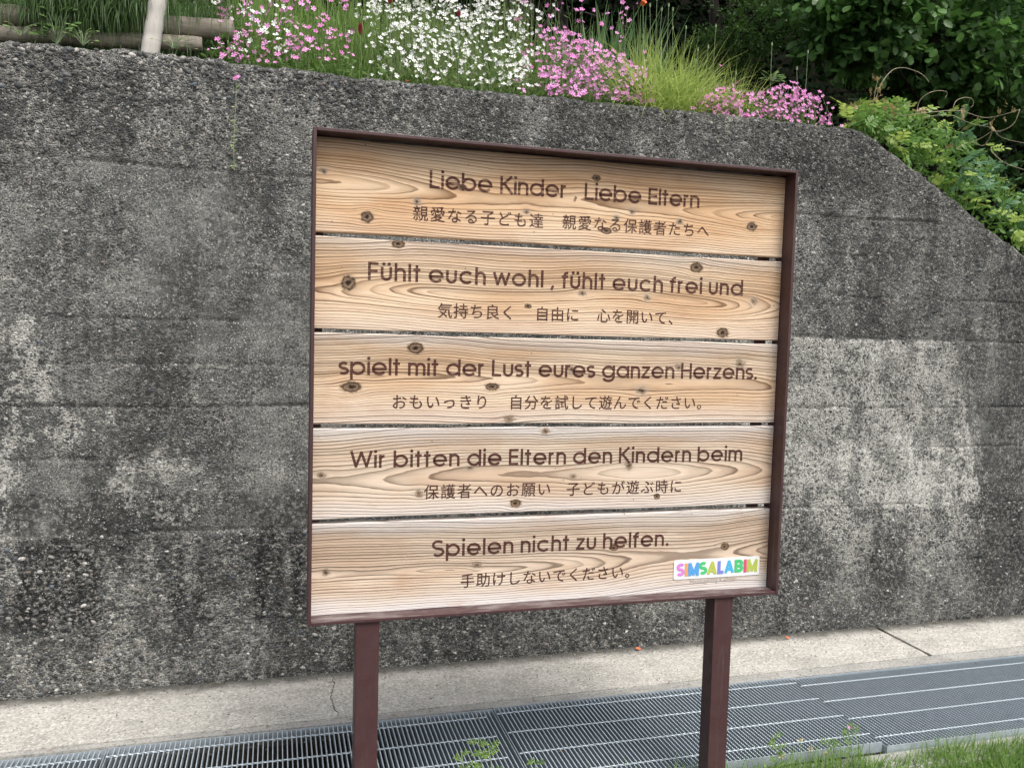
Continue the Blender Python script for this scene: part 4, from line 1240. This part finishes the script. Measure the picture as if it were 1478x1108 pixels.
# poppy seed heads on bare stems
def seedhead(px, py, bx, Y, lab):
    q = at(px, py, Y); b = at(bx, 150, Y); b = np.array([b[0], Y, float(hill_h(np.array([b[0]]), np.array([Y]))[0])])
    r = setroot('poppy_seed_head', tuple(b), lab, 'seed head', 'poppy seed heads above the grass')
    st = MB(); mid = (b+q)/2 + np.array([rnd.gauss(0, .01), 0, 0]); st.tube([b, mid, q], [.0013, .0011, .0009], 5); st.build('stem', M_PODST, r)
    pod = MB(); n = 8; L = .022
    pts = [q + np.array([0, 0, L*u]) for u in (0, .15, .4, .7, .88, .9, 1.0)]
    pod.tube(pts, [.001, .0028, .0043, .0045, .0036, .0050, .0042], n); pod.build('pod', M_PODST, r, True)
t = NT('seed_pod_green'); t.bsdf(t.mix(t.noise(t.pos(), 50, 2), (.16, .24, .12), (.30, .38, .22)), .6); M_PODST = t.m
PL = ['pod on the tall bare stem nearest the orange poppy', 'tallest seed pod of the group, second right of the orange poppy', 'seed pod just below the tallest ones, above the big grass tuft', 'low seed pod above the arching end of the big grass tuft', 'round seed pod midway between the big tuft and the smaller tuft', 'rightmost tall seed pod above the smaller grass tuft', 'low seed pod against the dark trees above the smaller tuft', 'short seed pod left of the low one, over the smaller tuft', 'seed pod on a leaning stem right beside the orange poppy', 'leftmost seed pod, just right of the iris leaves', 'long upright seed pod behind the middle of the pink mound', 'lone tall seed pod near the right end of the pink mound', 'short seed pod just left of the lone tall one behind the pink mound', 'lowest seed pod among the grass between the two tufts', 'tiny seed pod at the left end of the pink mound']
for k, (px, py, bx) in enumerate([(948,3,940),(965,12,955),(971,18,975),(971,45,965),(990,44,985),(1033,42,1018),(1022,72,1015),(1007,76,1008),(955,18,948),(938,12,935),(1114,68,1112),(1166,79,1158),(1150,103,1148),(1004,92,1000),(1062,110,1060)]):
    seedhead(px, py, bx, 1.45 + rnd.uniform(-.1, .1), PL[k])
# crimson clover heads
t = NT('crimson_head'); t.bsdf(t.mix(t.noise(t.pos(), 300, 3), (.12, .01, .015), (.36, .03, .04)), .8); M_CRIM = t.m
for k, (px, py, L, lab) in enumerate([(520, 42, .040, 'dark crimson clover head left of the white flowers'), (662, 21, .020, 'small red clover head among the white flowers'), (563, 2, .02, 'crimson clover head at the top edge above the white flowers')]):
    q = at(px, py, 1.30); b = np.array([q[0]+.02, 1.36, float(ztop(q[0]))-.03])
    r = setroot('clover_flower', tuple(b), lab, 'flower'); st = MB(); st.tube([b, (b+q)/2, q], .0013, 5); st.build('stem', M_PODST, r)
    hd = MB()
    for u in range(16):
        zc_ = -L/2 + L*u/15; rr = .0078*math.sqrt(max(.05, 1-(2*u/15-1)**2*.8))
        for a in range(8):
            w = a*math.pi/4 + u*.4; c = q + np.array([rr*math.cos(w)*.7, rr*math.sin(w)*.7, zc_]); e = q + np.array([rr*1.25*math.cos(w), rr*1.25*math.sin(w), zc_+.004])
            hd.tube([c, e], [.0019, .0006], 4)
    hd.build('flower_head', M_CRIM, r)
# orange poppy and magenta spikes at the top edge
t = NT('orange_petal'); t.bsdf((.80, .16, .05), .6); M_ORANGE = t.m
def petal_disc(name, c, r, mat, parent=None, tilt=(0, 0, 0), n=9, cup=.35):
    V = [(0, 0, 0)]; F = []
    for q in range(n):
        a = 2*math.pi*q/n; k = r*rnd.uniform(.8, 1.15); V.append((k*math.cos(a), k*math.sin(a)*.8, cup*r*rnd.uniform(.6, 1.2)))
    for q in range(n): F.append((0, 1+q, 1+(q+1) % n))
    F2 = F + [(0, 1+(q+1) % n, 1+q) for q in range(0)]
    V = [tuple(Vector(v)) for v in V]
    me = mesh_py(name, V, F2); sm = link(name, me, mat, parent, tuple(c)); sm.rotation_euler = tilt
    md = sm.modifiers.new('thickness', 'SOLIDIFY'); md.thickness = .0006
    return sm
q = at(928, 5, 1.5); r = setroot('poppy', (float(q[0]), 1.5, float(ztop(q[0]))), 'orange poppy at the top edge above the yellow green grass', 'flower')
for k in range(4): petal_disc('petal', q + np.array([rnd.gauss(0, .004), 0, rnd.gauss(0, .004)]), .014, M_ORANGE, r, (rnd.uniform(.4, 1.2), 0, k*1.5))
st = MB(); st.tube([(q[0]+.03, 1.5, float(ztop(q[0]))), q], .0013, 5); st.build('stem', M_PODST, r)
# fallen petals
for px, py, s, lab, onwall in [(921, 936, .013, 'orange red petal fallen on the concrete just right of the post', 0), (1137, 920, .010, 'small orange petal fallen at the foot of the wall at the right', 0), (590, 117, .011, 'orange petal resting on the wall edge under the white flowers', 1)]:
    if onwall: p = at(px, py+2, YW-.002); p = np.array([p[0], YW+.035, float(ztop(p[0]))+.006])
    else:
        d = _f + (px-739)/FPX*CR - (py-554)/FPX*CU; p = CAM + (.012-CAM[2])/d[2]*d
    o = petal_disc('fallen_petal', p, s, M_ORANGE, None, (.25, .1, 0)); tag(o, lab, 'petal')

# leafy weed at the left among the logs
def leafy(px, py, Y, n, L, w, label, mat, spread=.05, name='leafy_weed', cat='weed', H=.1):
    c = at(px, py, Y); r = setroot(name, (float(c[0]), Y, float(c[2])), label, cat); st = MB()
    cnt = 0
    M_ = Blades()
    for k in range(n):
        a = rnd.uniform(0, 2*math.pi); hh = rnd.uniform(.2, 1)*H; e = c + np.array([math.cos(a)*spread*rnd.uniform(.2, 1), math.sin(a)*spread*.5*rnd.uniform(.2, 1), hh])
        st.tube([c, c*.4+e*.6 + np.array([0, 0, .01]), e], [.0012, .001, .0007], 4, False)
        b = Blades(); b.oval((0, 0, 0), (math.cos(a), -.5+math.sin(a)*.5, rnd.uniform(-.2, .5)), rnd.uniform(*L), rnd.uniform(*w), nrm=(0, -.7, .8), tone=rnd.random())
        link('leaf', mesh_np('leaf', np.array(b.V), np.array(b.F), True, dict(tone=b.T)), mat, r, tuple(e))
    o = st.build('stalks', M_PODST, r)
    return r
leafy(83, 64, 1.27, 22, (.022, .045), (.018, .032), 'broad-leaved green weed growing over the logs left of the stake', leaf_mat('weed_leaf', (.07, .15, .04), (.17, .30, .09), .3), .07, H=.13)
leafy(120, 66, 1.24, 16, (.012, .028), (.008, .016), 'small pale green weed at the wall edge left of the stake', leaf_mat('weed_leaf_pale', (.14, .24, .07), (.28, .40, .14), .3), .06, H=.07)
leafy(250, 70, 1.22, 14, (.010, .022), (.006, .012), 'low trailing weed at the foot of the wooden stake', leaf_mat('weed_leaf_low', (.12, .20, .05), (.28, .36, .12), .3), .10, H=.045)
leafy(30, 52, 1.24, 12, (.010, .024), (.006, .014), 'sparse weed on the wall edge at the left end', leaf_mat('weed_leaf_end', (.12, .20, .05), (.26, .34, .12), .3), .09, H=.06)
leafy(1115, 118, 1.42, 26, (.025, .05), (.006, .011), 'small weed with narrow leaves behind the pink mound', M_LEAF_D, .06, H=.04)

# log edging and stake
t = NT('weathered_log'); P = t.pos(); X_ = t.vmath('MULTIPLY', P, (5, 60, 60))
lc = t.mix(t.noise(X_, 1, 4, .6), (.20, .165, .13), (.42, .38, .33)); lc = t.mix(t.math('MULTIPLY', t.smooth(t.noise(X_, 2.2, 4, .7), .55, .72), .8), lc, (.07, .055, .04))
t.bsdf(lc, .85, t.bump(t.noise(X_, 1.5, 4), .7, .004), spec=.2); M_LOG = t.m
t = NT('weathered_stake'); P = t.pos(); X_ = t.vmath('MULTIPLY', P, (70, 70, 5))
lc = t.mix(t.noise(X_, 1, 4, .6), (.34, .32, .29), (.56, .54, .50)); lc = t.mix(t.math('MULTIPLY', t.smooth(t.noise(X_, 1.8, 3, .7), .6, .72), .7), lc, (.14, .12, .1))
t.bsdf(lc, .85, t.bump(t.noise(X_, 1.5, 4), .6, .003), spec=.2); M_STAKE = t.m
def log(a, b, r, name, label, mat, cat, grp=None, seg=26, n=14):
    a = np.array(a); b = np.array(b)
    pts = []; rad = []
    for k in range(seg+1):
        u = k/seg; pts.append(a*(1-u) + b*u + np.array([0, rnd.gauss(0, .0012), rnd.gauss(0, .0012)])); rad.append(r*(1 + rnd.uniform(-.03, .03))*(1 if 0 < k < seg else .93))
    mb = MB(); mb.tube(pts, rad, n); me = mb.mesh(name, True)
    for p in me.polygons:
        if len(p.vertices) > 4: p.use_smooth = False
    o = link(name, me, mat); tag(o, label, cat, grp); return o
log(at(-60, 18, 1.36), at(338, 44, 1.36), .040, 'edging_log', 'upper weathered log of the bed edging, ending beside the pink flowers', M_LOG, 'log')
log(at(-60, 45, 1.34), at(292, 64, 1.34), .030, 'edging_log', 'lower weathered log of the bed edging, resting on the wall top', M_LOG, 'log')
log(at(214, 92, 1.255), at(238, -60, 1.30), .034, 'wooden_stake', 'pale grey wooden stake leaning in front of the edging logs', M_STAKE, 'stake')

# thin weed rooted in the wall crack
p = [at(338, 246, YW-.004), at(337, 215, YW-.02), at(339, 170, YW-.03), at(341, 135, YW-.03), at(341, 112, YW-.035)]
r = setroot('wall_weed', tuple(p[0]), 'single thin stemmed weed with a pink flower growing from a crack in the wall', 'weed')
st = MB(); st.tube(p, [.0018, .0015, .0013, .001, .0008], 5); st.build('stem', M_PODST, r)
wl = leaf_mat('wall_weed_leaf', (.16, .26, .07), (.3, .4, .14), .3)
for k in range(15):
    u = rnd.random()**1.6*.85; idx = int(u*4); fr = u*4 - idx; c = p[idx]*(1-fr) + p[idx+1]*fr
    b = Blades(); b.oval((0, 0, 0), (rnd.choice([-1, 1])*rnd.uniform(.5, 1), -.4, rnd.uniform(-.2, 1)), rnd.uniform(.008, .018), .006, nrm=(0, -1, .4), tone=rnd.random())
    link('leaf', mesh_np('leaf', np.array(b.V), np.array(b.F), True, dict(tone=b.T)), wl, r, tuple(c))
for dx, dz in ((0, 0), (.008, .004), (-.005, -.006)):
    o = link('blossom', PINKS[0], None, r, tuple(p[-1] + np.array([dx, -.003, dz]))); o.scale = (.008,)*3; o.rotation_euler = (1.3, 0, 0)

# ---------------------------------------------------------------- shrub of pinnate leaves along the falling wall edge
def pinnate(seed, nl=11, L=1.0):
    r_ = random.Random(seed); b = Blades()
    ax = []
    for k in range(9):
        u = k/8; ax.append(np.array([L*u, 0, .12*math.sin(u*2.2) - .22*u*u]))
    def pt(u): i = min(7, int(u*8)); f_ = u*8-i; return ax[i]*(1-f_) + ax[i+1]*f_
    for k in range(nl//2):
        u = .22 + .70*k/(nl//2); c = pt(u)
        for s_ in (-1, 1):
            b.oval(c, (.55, s_*(1 + r_.uniform(-.2, .2)), r_.uniform(-.35, .1)), .40*(1 - .35*abs(u-.5))*r_.uniform(.85, 1.1), .155, nrm=(0, 0, 1), tone=.3 + .4*r_.random())
    b.oval(pt(1.0), (1, 0, -.3), .38, .15, nrm=(0, 0, 1), tone=.7)
    b.blade(ax[0], (1, 0, .1), 1.0, .018, .4, 4, .9)
    return mesh_np('leaf', np.array(b.V), np.array(b.F), True, dict(tone=b.T))
shmats = [leaf_mat('pinnate_green', (.08, .18, .035), (.20, .36, .08), .4), leaf_mat('pinnate_light', (.22, .36, .06), (.46, .58, .14), .45), leaf_mat('pinnate_blue', (.055, .14, .065), (.14, .28, .13), .3), leaf_mat('pinnate_dry', (.28, .20, .09), (.46, .36, .17), .3)]
PM = {}
for mi in range(4):
    for s in range(3):
        me = pinnate(s*7+mi); me.materials.append(shmats[mi]); PM[(mi, s)] = me
sh = setroot('climbing_shrub', (3.1, 1.5, 2.0), 'bright green vine shrub with feathered leaves along the falling edge of the wall', 'shrub')
slope = lambda px: float(np.interp(px, [1225, 1240, 1275, 1320, 1380, 1430, 1478, 1600], [178, 184, 197, 235, 280, 320, 352, 450]))
upper = lambda px: float(np.interp(px, [1225, 1250, 1290, 1330, 1370, 1410, 1440, 1478, 1600], [158, 150, 145, 155, 160, 190, 245, 275, 350]))
for k in range(285):
    px = rnd.uniform(1222, 1560); lo, hi = slope(px)-2, upper(px)
    v = rnd.random(); py = lo*(1-v) + hi*v
    Y = 1.25 + .45*v + rnd.uniform(-.05, .15)
    c = at(px, py, Y)
    ylw = (px < 1420 and v > .45)
    w_ = rnd.random()
    if px > 1380 and lo - py > 15 and w_ < .7: mi = 2
    elif py > 300 and w_ < .8: mi = 1
    elif ylw: mi = 1 if w_ < .42 else (3 if w_ < .58 else 0)
    else: mi = 0 if w_ < .7 else 1
    o = link('leaf', PM[(mi, rnd.randrange(3))], None, sh, tuple(c))
    s = rnd.uniform(.055, .115)*(1.25 if mi == 2 else 1); o.scale = (s, s, s)
    o.rotation_euler = (rnd.gauss(.5, .5), rnd.gauss(-.1, .45), rnd.choice([rnd.gauss(-.5, .6), rnd.gauss(3.6, .6), rnd.gauss(-1.4, .6)]))
# inner dark leaves that close the mass
inn = Blades()
for k in range(2600):
    px = rnd.uniform(1232, 1580); v = rnd.uniform(-.15, .85); py = slope(px)*(1-v) + upper(px)*v; c = at(px, py, 1.55 + rnd.uniform(-.18, .3))
    inn.oval(c, rng.normal(0, 1, 3), rnd.uniform(.02, .05), rnd.uniform(.012, .022), tone=rnd.random()*.7)
inn.build('inner_leaves', shmats[0], sh)
t = NT('dry_vine'); t.bsdf(t.mix(t.noise(t.pos(), 60, 3), (.25, .21, .13), (.48, .42, .28)), .7); M_VINE = t.m
def smoothpts(P, n=5):
    P = [np.array(p) for p in P]; out = []
    for i in range(len(P)-1):
        p0, p1, p2, p3 = P[max(i-1, 0)], P[i], P[i+1], P[min(i+2, len(P)-1)]
        for k in range(n):
            u = k/n; out.append(.5*((2*p1) + (-p0+p2)*u + (2*p0-5*p1+4*p2-p3)*u*u + (-p0+3*p1-3*p2+p3)*u**3))
    out.append(P[-1]); return out
for path, w in [([(1262,165),(1268,130),(1285,104),(1302,98),(1322,103),(1334,110),(1341,119)], .0022), ([(1322,165),(1328,145),(1342,134),(1358,131),(1367,134),(1364,142)], .0018),
                ([(1375,158),(1380,146),(1392,141),(1403,143),(1405,151),(1401,155)], .0018), ([(1300,168),(1345,162),(1385,160),(1420,170),(1450,165),(1472,158)], .0020),
                ([(1472,158),(1462,180),(1440,190),(1432,182),(1445,198),(1480,207),(1520,212)], .0018), ([(1380,215),(1400,205),(1420,210),(1432,190),(1430,180)], .0017),
                ([(1330,170),(1370,166),(1400,178),(1432,186),(1415,200),(1402,205)], .0015), ([(1432,220),(1450,235),(1478,245),(1500,250)], .0020), ([(1258,165),(1262,140),(1266,120),(1272,110)], .0015)]:
    pts = smoothpts([at(x, y, 1.42 + .05*math.sin(x*.05)) for x, y in path]); mb = MB(); mb.tube(pts, [w*(1-.5*k/len(pts)) for k in range(len(pts))], 5); mb.build('vine', M_VINE, sh, True)
for k in range(40):
    c0 = rnd.choice([(1265, 128), (1270, 140), (1430, 185), (1455, 165), (1390, 170), (1228, 162)]); c = at(c0[0]+rnd.gauss(0, 7), c0[1]+rnd.gauss(0, 8), 1.42)
    o = link('leaf', PM[(3, k % 3)], None, sh, tuple(c)); s = rnd.uniform(.02, .04); o.scale = (s,)*3; o.rotation_euler = tuple(rng.uniform(0, 6, 3))

# ---------------------------------------------------------------- trees behind
t = NT('bark'); P = t.pos(); t.bsdf(t.mix(t.noise(t.vmath('MULTIPLY', P, (20, 20, 5)), 1, 4), (.012, .010, .008), (.045, .038, .03)), .95, t.bump(t.noise(t.vmath('MULTIPLY', P, (20, 20, 5)), 1, 4), .8, .01)); M_BARK = t.m
def tree(name, label, base, top, trunk_r, crown, n, L, w, mat, limbs=8, cat='tree', drop=.25, cl=26, tonefn=None):
    """crown: list of (centre, radii) ellipsoids, leaves in sprays through their volume"""
    root = setroot(name, tuple(base), label, cat); base = np.array(base, float); top = np.array(top, float)
    mb = MB(); pts = smoothpts([base, base*.6+top*.4 + np.array([.1, .05, 0]), top], 4); mb.tube(pts, np.linspace(trunk_r, trunk_r*.35, len(pts)), 10); mb.build('trunk', M_BARK, root, True)
    lm = MB(); lf = Blades(); cents = []
    for i, (c, rr) in enumerate(crown):
        c = np.array(c, float); rr = np.array(rr, float)
        for k in range(limbs):
            d = rng.normal(0, 1, 3); d /= np.linalg.norm(d); e = c + d*rr*.8
            s = pts[rnd.randrange(len(pts)//2, len(pts))]
            lm.tube(smoothpts([s, (s+e)/2 + np.array([0, 0, .15]), e], 3), np.linspace(trunk_r*.16, .003, 7), 5)
        per = max(1, int(n/len(crown)/cl))
        for k in range(per):
            d = rng.normal(0, 1, 3); d /= np.linalg.norm(d); rad = rng.uniform(.25, 1)**.5
            cc = c + d*rr*rad*(1 + .12*rng.normal())
            out = d + np.array([0, -.2, .1]); ctone = rng.uniform(0, .6)
            sdir = out + rng.normal(0, .35, 3); sdir /= np.linalg.norm(sdir)
            e2 = cc + sdir*L*3.2
            lm.tube([cc - sdir*L, e2], [.004, .0015], 3, False)
            for q in range(cl):
                u = q/cl; pp = cc + sdir*L*3.2*u + rng.normal(0, L*.55, 3)*np.array([1, 1, .55])
                dd = sdir + rng.normal(0, .8, 3) + np.array([0, 0, -drop])
                nr = np.array([0, -.25, 1.0]) + rng.normal(0, .5, 3)
                lf.oval(pp, dd, L*rng.uniform(.7, 1.15), w*rng.uniform(.8, 1.15), nrm=nr, tone=float(np.clip(ctone + rng.normal(.15, .15), 0, 1)))
    lm.build('limbs', M_BARK, root)['kind'] = 'stuff'
    lf.build('crown', mat, root)
    return root
M_BIG = leaf_mat('round_leaf', (.024, .075, .028), (.15, .31, .07), .35, .40, .45)
M_MAPLE = leaf_mat('maple_leaf', (.025, .07, .015), (.13, .26, .05), .35)
M_DARK = leaf_mat('shade_leaf', (.003, .008, .003), (.007, .016, .006), .05, .8, .03)  # near-black leaf colour, deep shade of the wood painted in
def A(px, py, Y): return tuple(at(px, py, Y))
tree('round_leaved_tree', 'tree with large rounded dark green leaves overhanging the top right corner', (6.4, 4.6, 1.2), (5.6, 4.2, 5.2), .13,
     [(A(1390, 15, 4.1), (1.15, .6, .62)), (A(1250, -20, 4.0), (.50, .5, .42)), (A(1235, 38, 4.1), (.27, .3, .26)), (A(1450, 130, 4.5), (.9, .6, .55)), (A(1375, 85, 4.3), (.42, .4, .32)), (A(1560, 60, 4.2), (.9, .6, .9)), ((5.2, 4.0, 6.2), (2.6, 1.2, .8)), ((3.0, 4.6, 6.4), (2.2, 1.2, .7))], 16000, .104, .068, M_BIG, 2)  # last two crowns are unseen overhead canopy, added to shade the background
tree('maple_tree', 'mid green small leaved tree behind the pink mound at the top', (4.4, 5.6, 2.3), (4.0, 5.4, 5.5), .10,
     [(A(1080, 45, 5.2), (.50, .4, .20)), (A(1140, 20, 5.2), (.50, .4, .22)), (A(1170, -20, 5.3), (.8, .5, .35)), (A(1050, 78, 5.4), (.36, .4, .16)), (A(1290, 142, 4.9), (.26, .3, .13))], 9000, .046, .020, M_MAPLE, 2)
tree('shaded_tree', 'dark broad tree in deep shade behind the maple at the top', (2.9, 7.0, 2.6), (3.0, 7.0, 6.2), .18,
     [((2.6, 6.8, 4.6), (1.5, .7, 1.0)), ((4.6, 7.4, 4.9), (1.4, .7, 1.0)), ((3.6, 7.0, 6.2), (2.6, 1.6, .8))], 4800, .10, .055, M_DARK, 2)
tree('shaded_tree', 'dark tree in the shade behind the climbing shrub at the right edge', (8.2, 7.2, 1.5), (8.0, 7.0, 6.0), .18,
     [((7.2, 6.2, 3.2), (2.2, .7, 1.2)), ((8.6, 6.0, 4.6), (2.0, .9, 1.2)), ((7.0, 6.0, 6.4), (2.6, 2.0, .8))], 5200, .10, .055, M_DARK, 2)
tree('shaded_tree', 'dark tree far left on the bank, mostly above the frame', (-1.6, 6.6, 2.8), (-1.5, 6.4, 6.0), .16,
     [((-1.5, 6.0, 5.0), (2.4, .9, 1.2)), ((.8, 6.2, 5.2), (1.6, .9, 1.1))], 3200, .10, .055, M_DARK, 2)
# far-off wood closing the view
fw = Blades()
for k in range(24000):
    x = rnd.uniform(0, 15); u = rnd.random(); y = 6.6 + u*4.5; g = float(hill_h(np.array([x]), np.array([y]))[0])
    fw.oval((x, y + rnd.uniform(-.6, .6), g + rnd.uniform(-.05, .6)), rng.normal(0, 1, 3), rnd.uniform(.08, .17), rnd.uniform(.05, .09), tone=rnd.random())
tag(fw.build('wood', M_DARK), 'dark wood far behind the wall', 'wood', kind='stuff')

# ---------------------------------------------------------------- verge grass and small plants in front
vg = Blades()
def in_view_blade(x, y, z, L, w, tone=None):
    vg.blade((x, y, z), (rnd.gauss(.05, .45), rnd.gauss(.05, .35), 1), L, w, rnd.uniform(.3, 1.6), 4, tone)
for k in range(15000):
    x = rnd.uniform(.55, 3.6); 
    edge_y = .055 if x > 1.3 else .0
    y = edge_y - abs(rnd.gauss(0, .16)) + .02*math.sin(x*9)
    dens = fbm(np.array([x*3.0]), np.array([y*3.0]), 33)[0]
    if rnd.random() > .25 + 1.1*dens: continue
    L = rnd.uniform(.03, .085)*(1 + .35*(x > 2.2)) 
    in_view_blade(x, y, -.045, L, rnd.uniform(.0018, .004))
for k in range(620):
    x = rnd.uniform(1.36, 1.95); in_view_blade(x, rnd.uniform(-.05, .09), -.04, rnd.uniform(.05, .14), rnd.uniform(.002, .004))
for k in range(520):
    x = rnd.uniform(.55, 1.35); in_view_blade(x, rnd.uniform(-.04, .085), -.04, rnd.uniform(.07, .17)*(.55 + .45*math.sin(x*17)**2), rnd.uniform(.0018, .004))
for k in range(220):   # dry straw
    x = rnd.uniform(.9, 3.4); vg.blade((x, rnd.uniform(-.2, .07), -.035), (rnd.gauss(0, 1), rnd.gauss(0, .6), rnd.uniform(.1, .6)), rnd.uniform(.04, .09), .0018, .8, 3, 1.0)
tag(vg.build('verge_grass', M_VERGE), 'green grass verge along the near edge of the drain', 'grass', kind='stuff')
M_DRY = leaf_mat('dead_leaf', (.07, .045, .025), (.26, .18, .09), .15)
dl = Blades()
for k in range(150):
    x = rnd.uniform(-1.1, 3.8); y = rnd.choice([1.14 - abs(rnd.gauss(0, .04)), rnd.uniform(.72, 1.1), .735 + rnd.gauss(0, .012), rnd.uniform(.12, .7)])
    z = .014 if y > .76 else .008
    dl.oval((x, y, z), (rnd.gauss(0, 1), rnd.gauss(0, 1), .05), rnd.uniform(.006, .020), rnd.uniform(.003, .008), nrm=(rnd.gauss(0, .3), rnd.gauss(0, .3), 1), tone=rnd.random(), fold=.5)
tag(dl.build('leaf_litter', M_DRY), 'scraps of dry leaves scattered on the concrete and the gratings', 'leaf litter', kind='stuff')
# low clover-like cover on the verge
lc_ = Blades()
for k in range(3800):
    x = rnd.uniform(.9, 3.7); y = (.045 if x > 1.4 else 0) - abs(rnd.gauss(0, .15))
    lc_.oval((x, y, -.04 + abs(rnd.gauss(0, .018))), (rnd.gauss(0, 1), rnd.gauss(0, 1), rnd.uniform(.1, .8)), rnd.uniform(.008, .02), rnd.uniform(.005, .011), nrm=(0, -.2, 1), tone=rnd.random())
tag(lc_.build('ground_cover', M_VERGE), 'low clover leaves and weeds mixed into the grass verge', 'ground cover', kind='stuff')
M_VETCH = leaf_mat('vetch_leaf', (.10, .20, .035), (.24, .38, .08), .4)
def vetch(px, py, Y, H, label, n=12, flower=None):
    top_ = at(px, py, Y); root_p = np.array([top_[0] + .01, Y-.02, -.045]); r = setroot('vetch', tuple(root_p), label, 'weed')
    mid = (root_p+top_)/2 + np.array([.012, 0, .01]); pts = smoothpts([root_p, mid, top_], 4); st = MB(); st.tube(pts, [.0016]*len(pts), 5)
    for k in range(n):
        u = .25 + .75*k/n; i = min(len(pts)-2, int(u*(len(pts)-1))); c = pts[i] + (pts[i+1]-pts[i])*rnd.random()
        s_ = 1 if k % 2 else -1; d = np.array([s_*rnd.uniform(.5, 1), rnd.gauss(-.2, .3), rnd.uniform(.1, .8)]); d /= np.linalg.norm(d)
        Lr = rnd.uniform(.02, .042); e = c + d*Lr; st.tube([c, e], .0007, 4)
        for q in range(4):
            for sg in (-1, 1):
                b = Blades(); cc = c + d*Lr*(q+1)/4; b.oval((0, 0, 0), (sg*d[2]+d[0]*.5, -.2, -sg*d[0]+d[2]*.5), rnd.uniform(.008, .013), .0048, nrm=(0, -1, .5), tone=rnd.random())
                link('leaf', mesh_np('leaf', np.array(b.V), np.array(b.F), True, dict(tone=b.T)), M_VETCH, r, tuple(cc))
    st.build('stem', M_PODST, r)
    if flower:
        o = link('blossom', flower, None, r, tuple(top_ + np.array([.004, -.006, .0]))); o.scale = (.006, .006, .009); o.rotation_euler = (1.2, .3, 0)
vetch(690, 1066, .05, .2, 'leafy green vetch in front of the drain, between the posts', 14)
vetch(705, 1078, .04, .2, 'bushier vetch shoot beside the taller one between the posts', 12)
vetch(665, 1082, .05, .2, 'thin vetch shoot leftmost in front of the drain', 8)
vetch(1222, 1048, .06, .2, 'vetch with a tiny magenta flower in front of the step in the grating', 10, PINKS[1])
vetch(1195, 1068, .05, .2, 'short vetch beside the pale weed flowers right of the post', 8)
vetch(1115, 1060, .05, .2, 'vetch shoot growing up just right of the right post', 8)
vetch(770, 1092, .03, .2, 'low vetch right of the leafy one between the posts', 7)
t = NT('pale_floret'); t.bsdf((.55, .50, .30), .7); M_FLO = t.m
for px, py, lab in [(1155, 1068, 'taller pale cream weed flower right of the right post'), (1170, 1082, 'pale cream weed flower behind the grass, second from the post'), (1192, 1088, 'lowest pale cream weed flower, nearest the step in the grating'), (1128, 1092, 'withered pale weed flower closest to the right post')]:
    q = at(px, py, .05); b = np.array([q[0]-.01, .04, -.045]); r = setroot('weed_flower', tuple(b), lab, 'weed'); st = MB(); st.tube([b, (b+q)/2+np.array([.008, 0, 0]), q], .0011, 5)
    fl = Blades()
    for k in range(14):
        d = rng.normal(0, 1, 3); d[2] = abs(d[2]); d /= np.linalg.norm(d); fl.oval(q, d, rnd.uniform(.008, .015), .004, tone=rnd.random())
    st.build('stem', M_PODST, r); fl.build('florets', M_FLO, r, None)

for o in scene.objects:
    if '_w' in o: del o['_w']
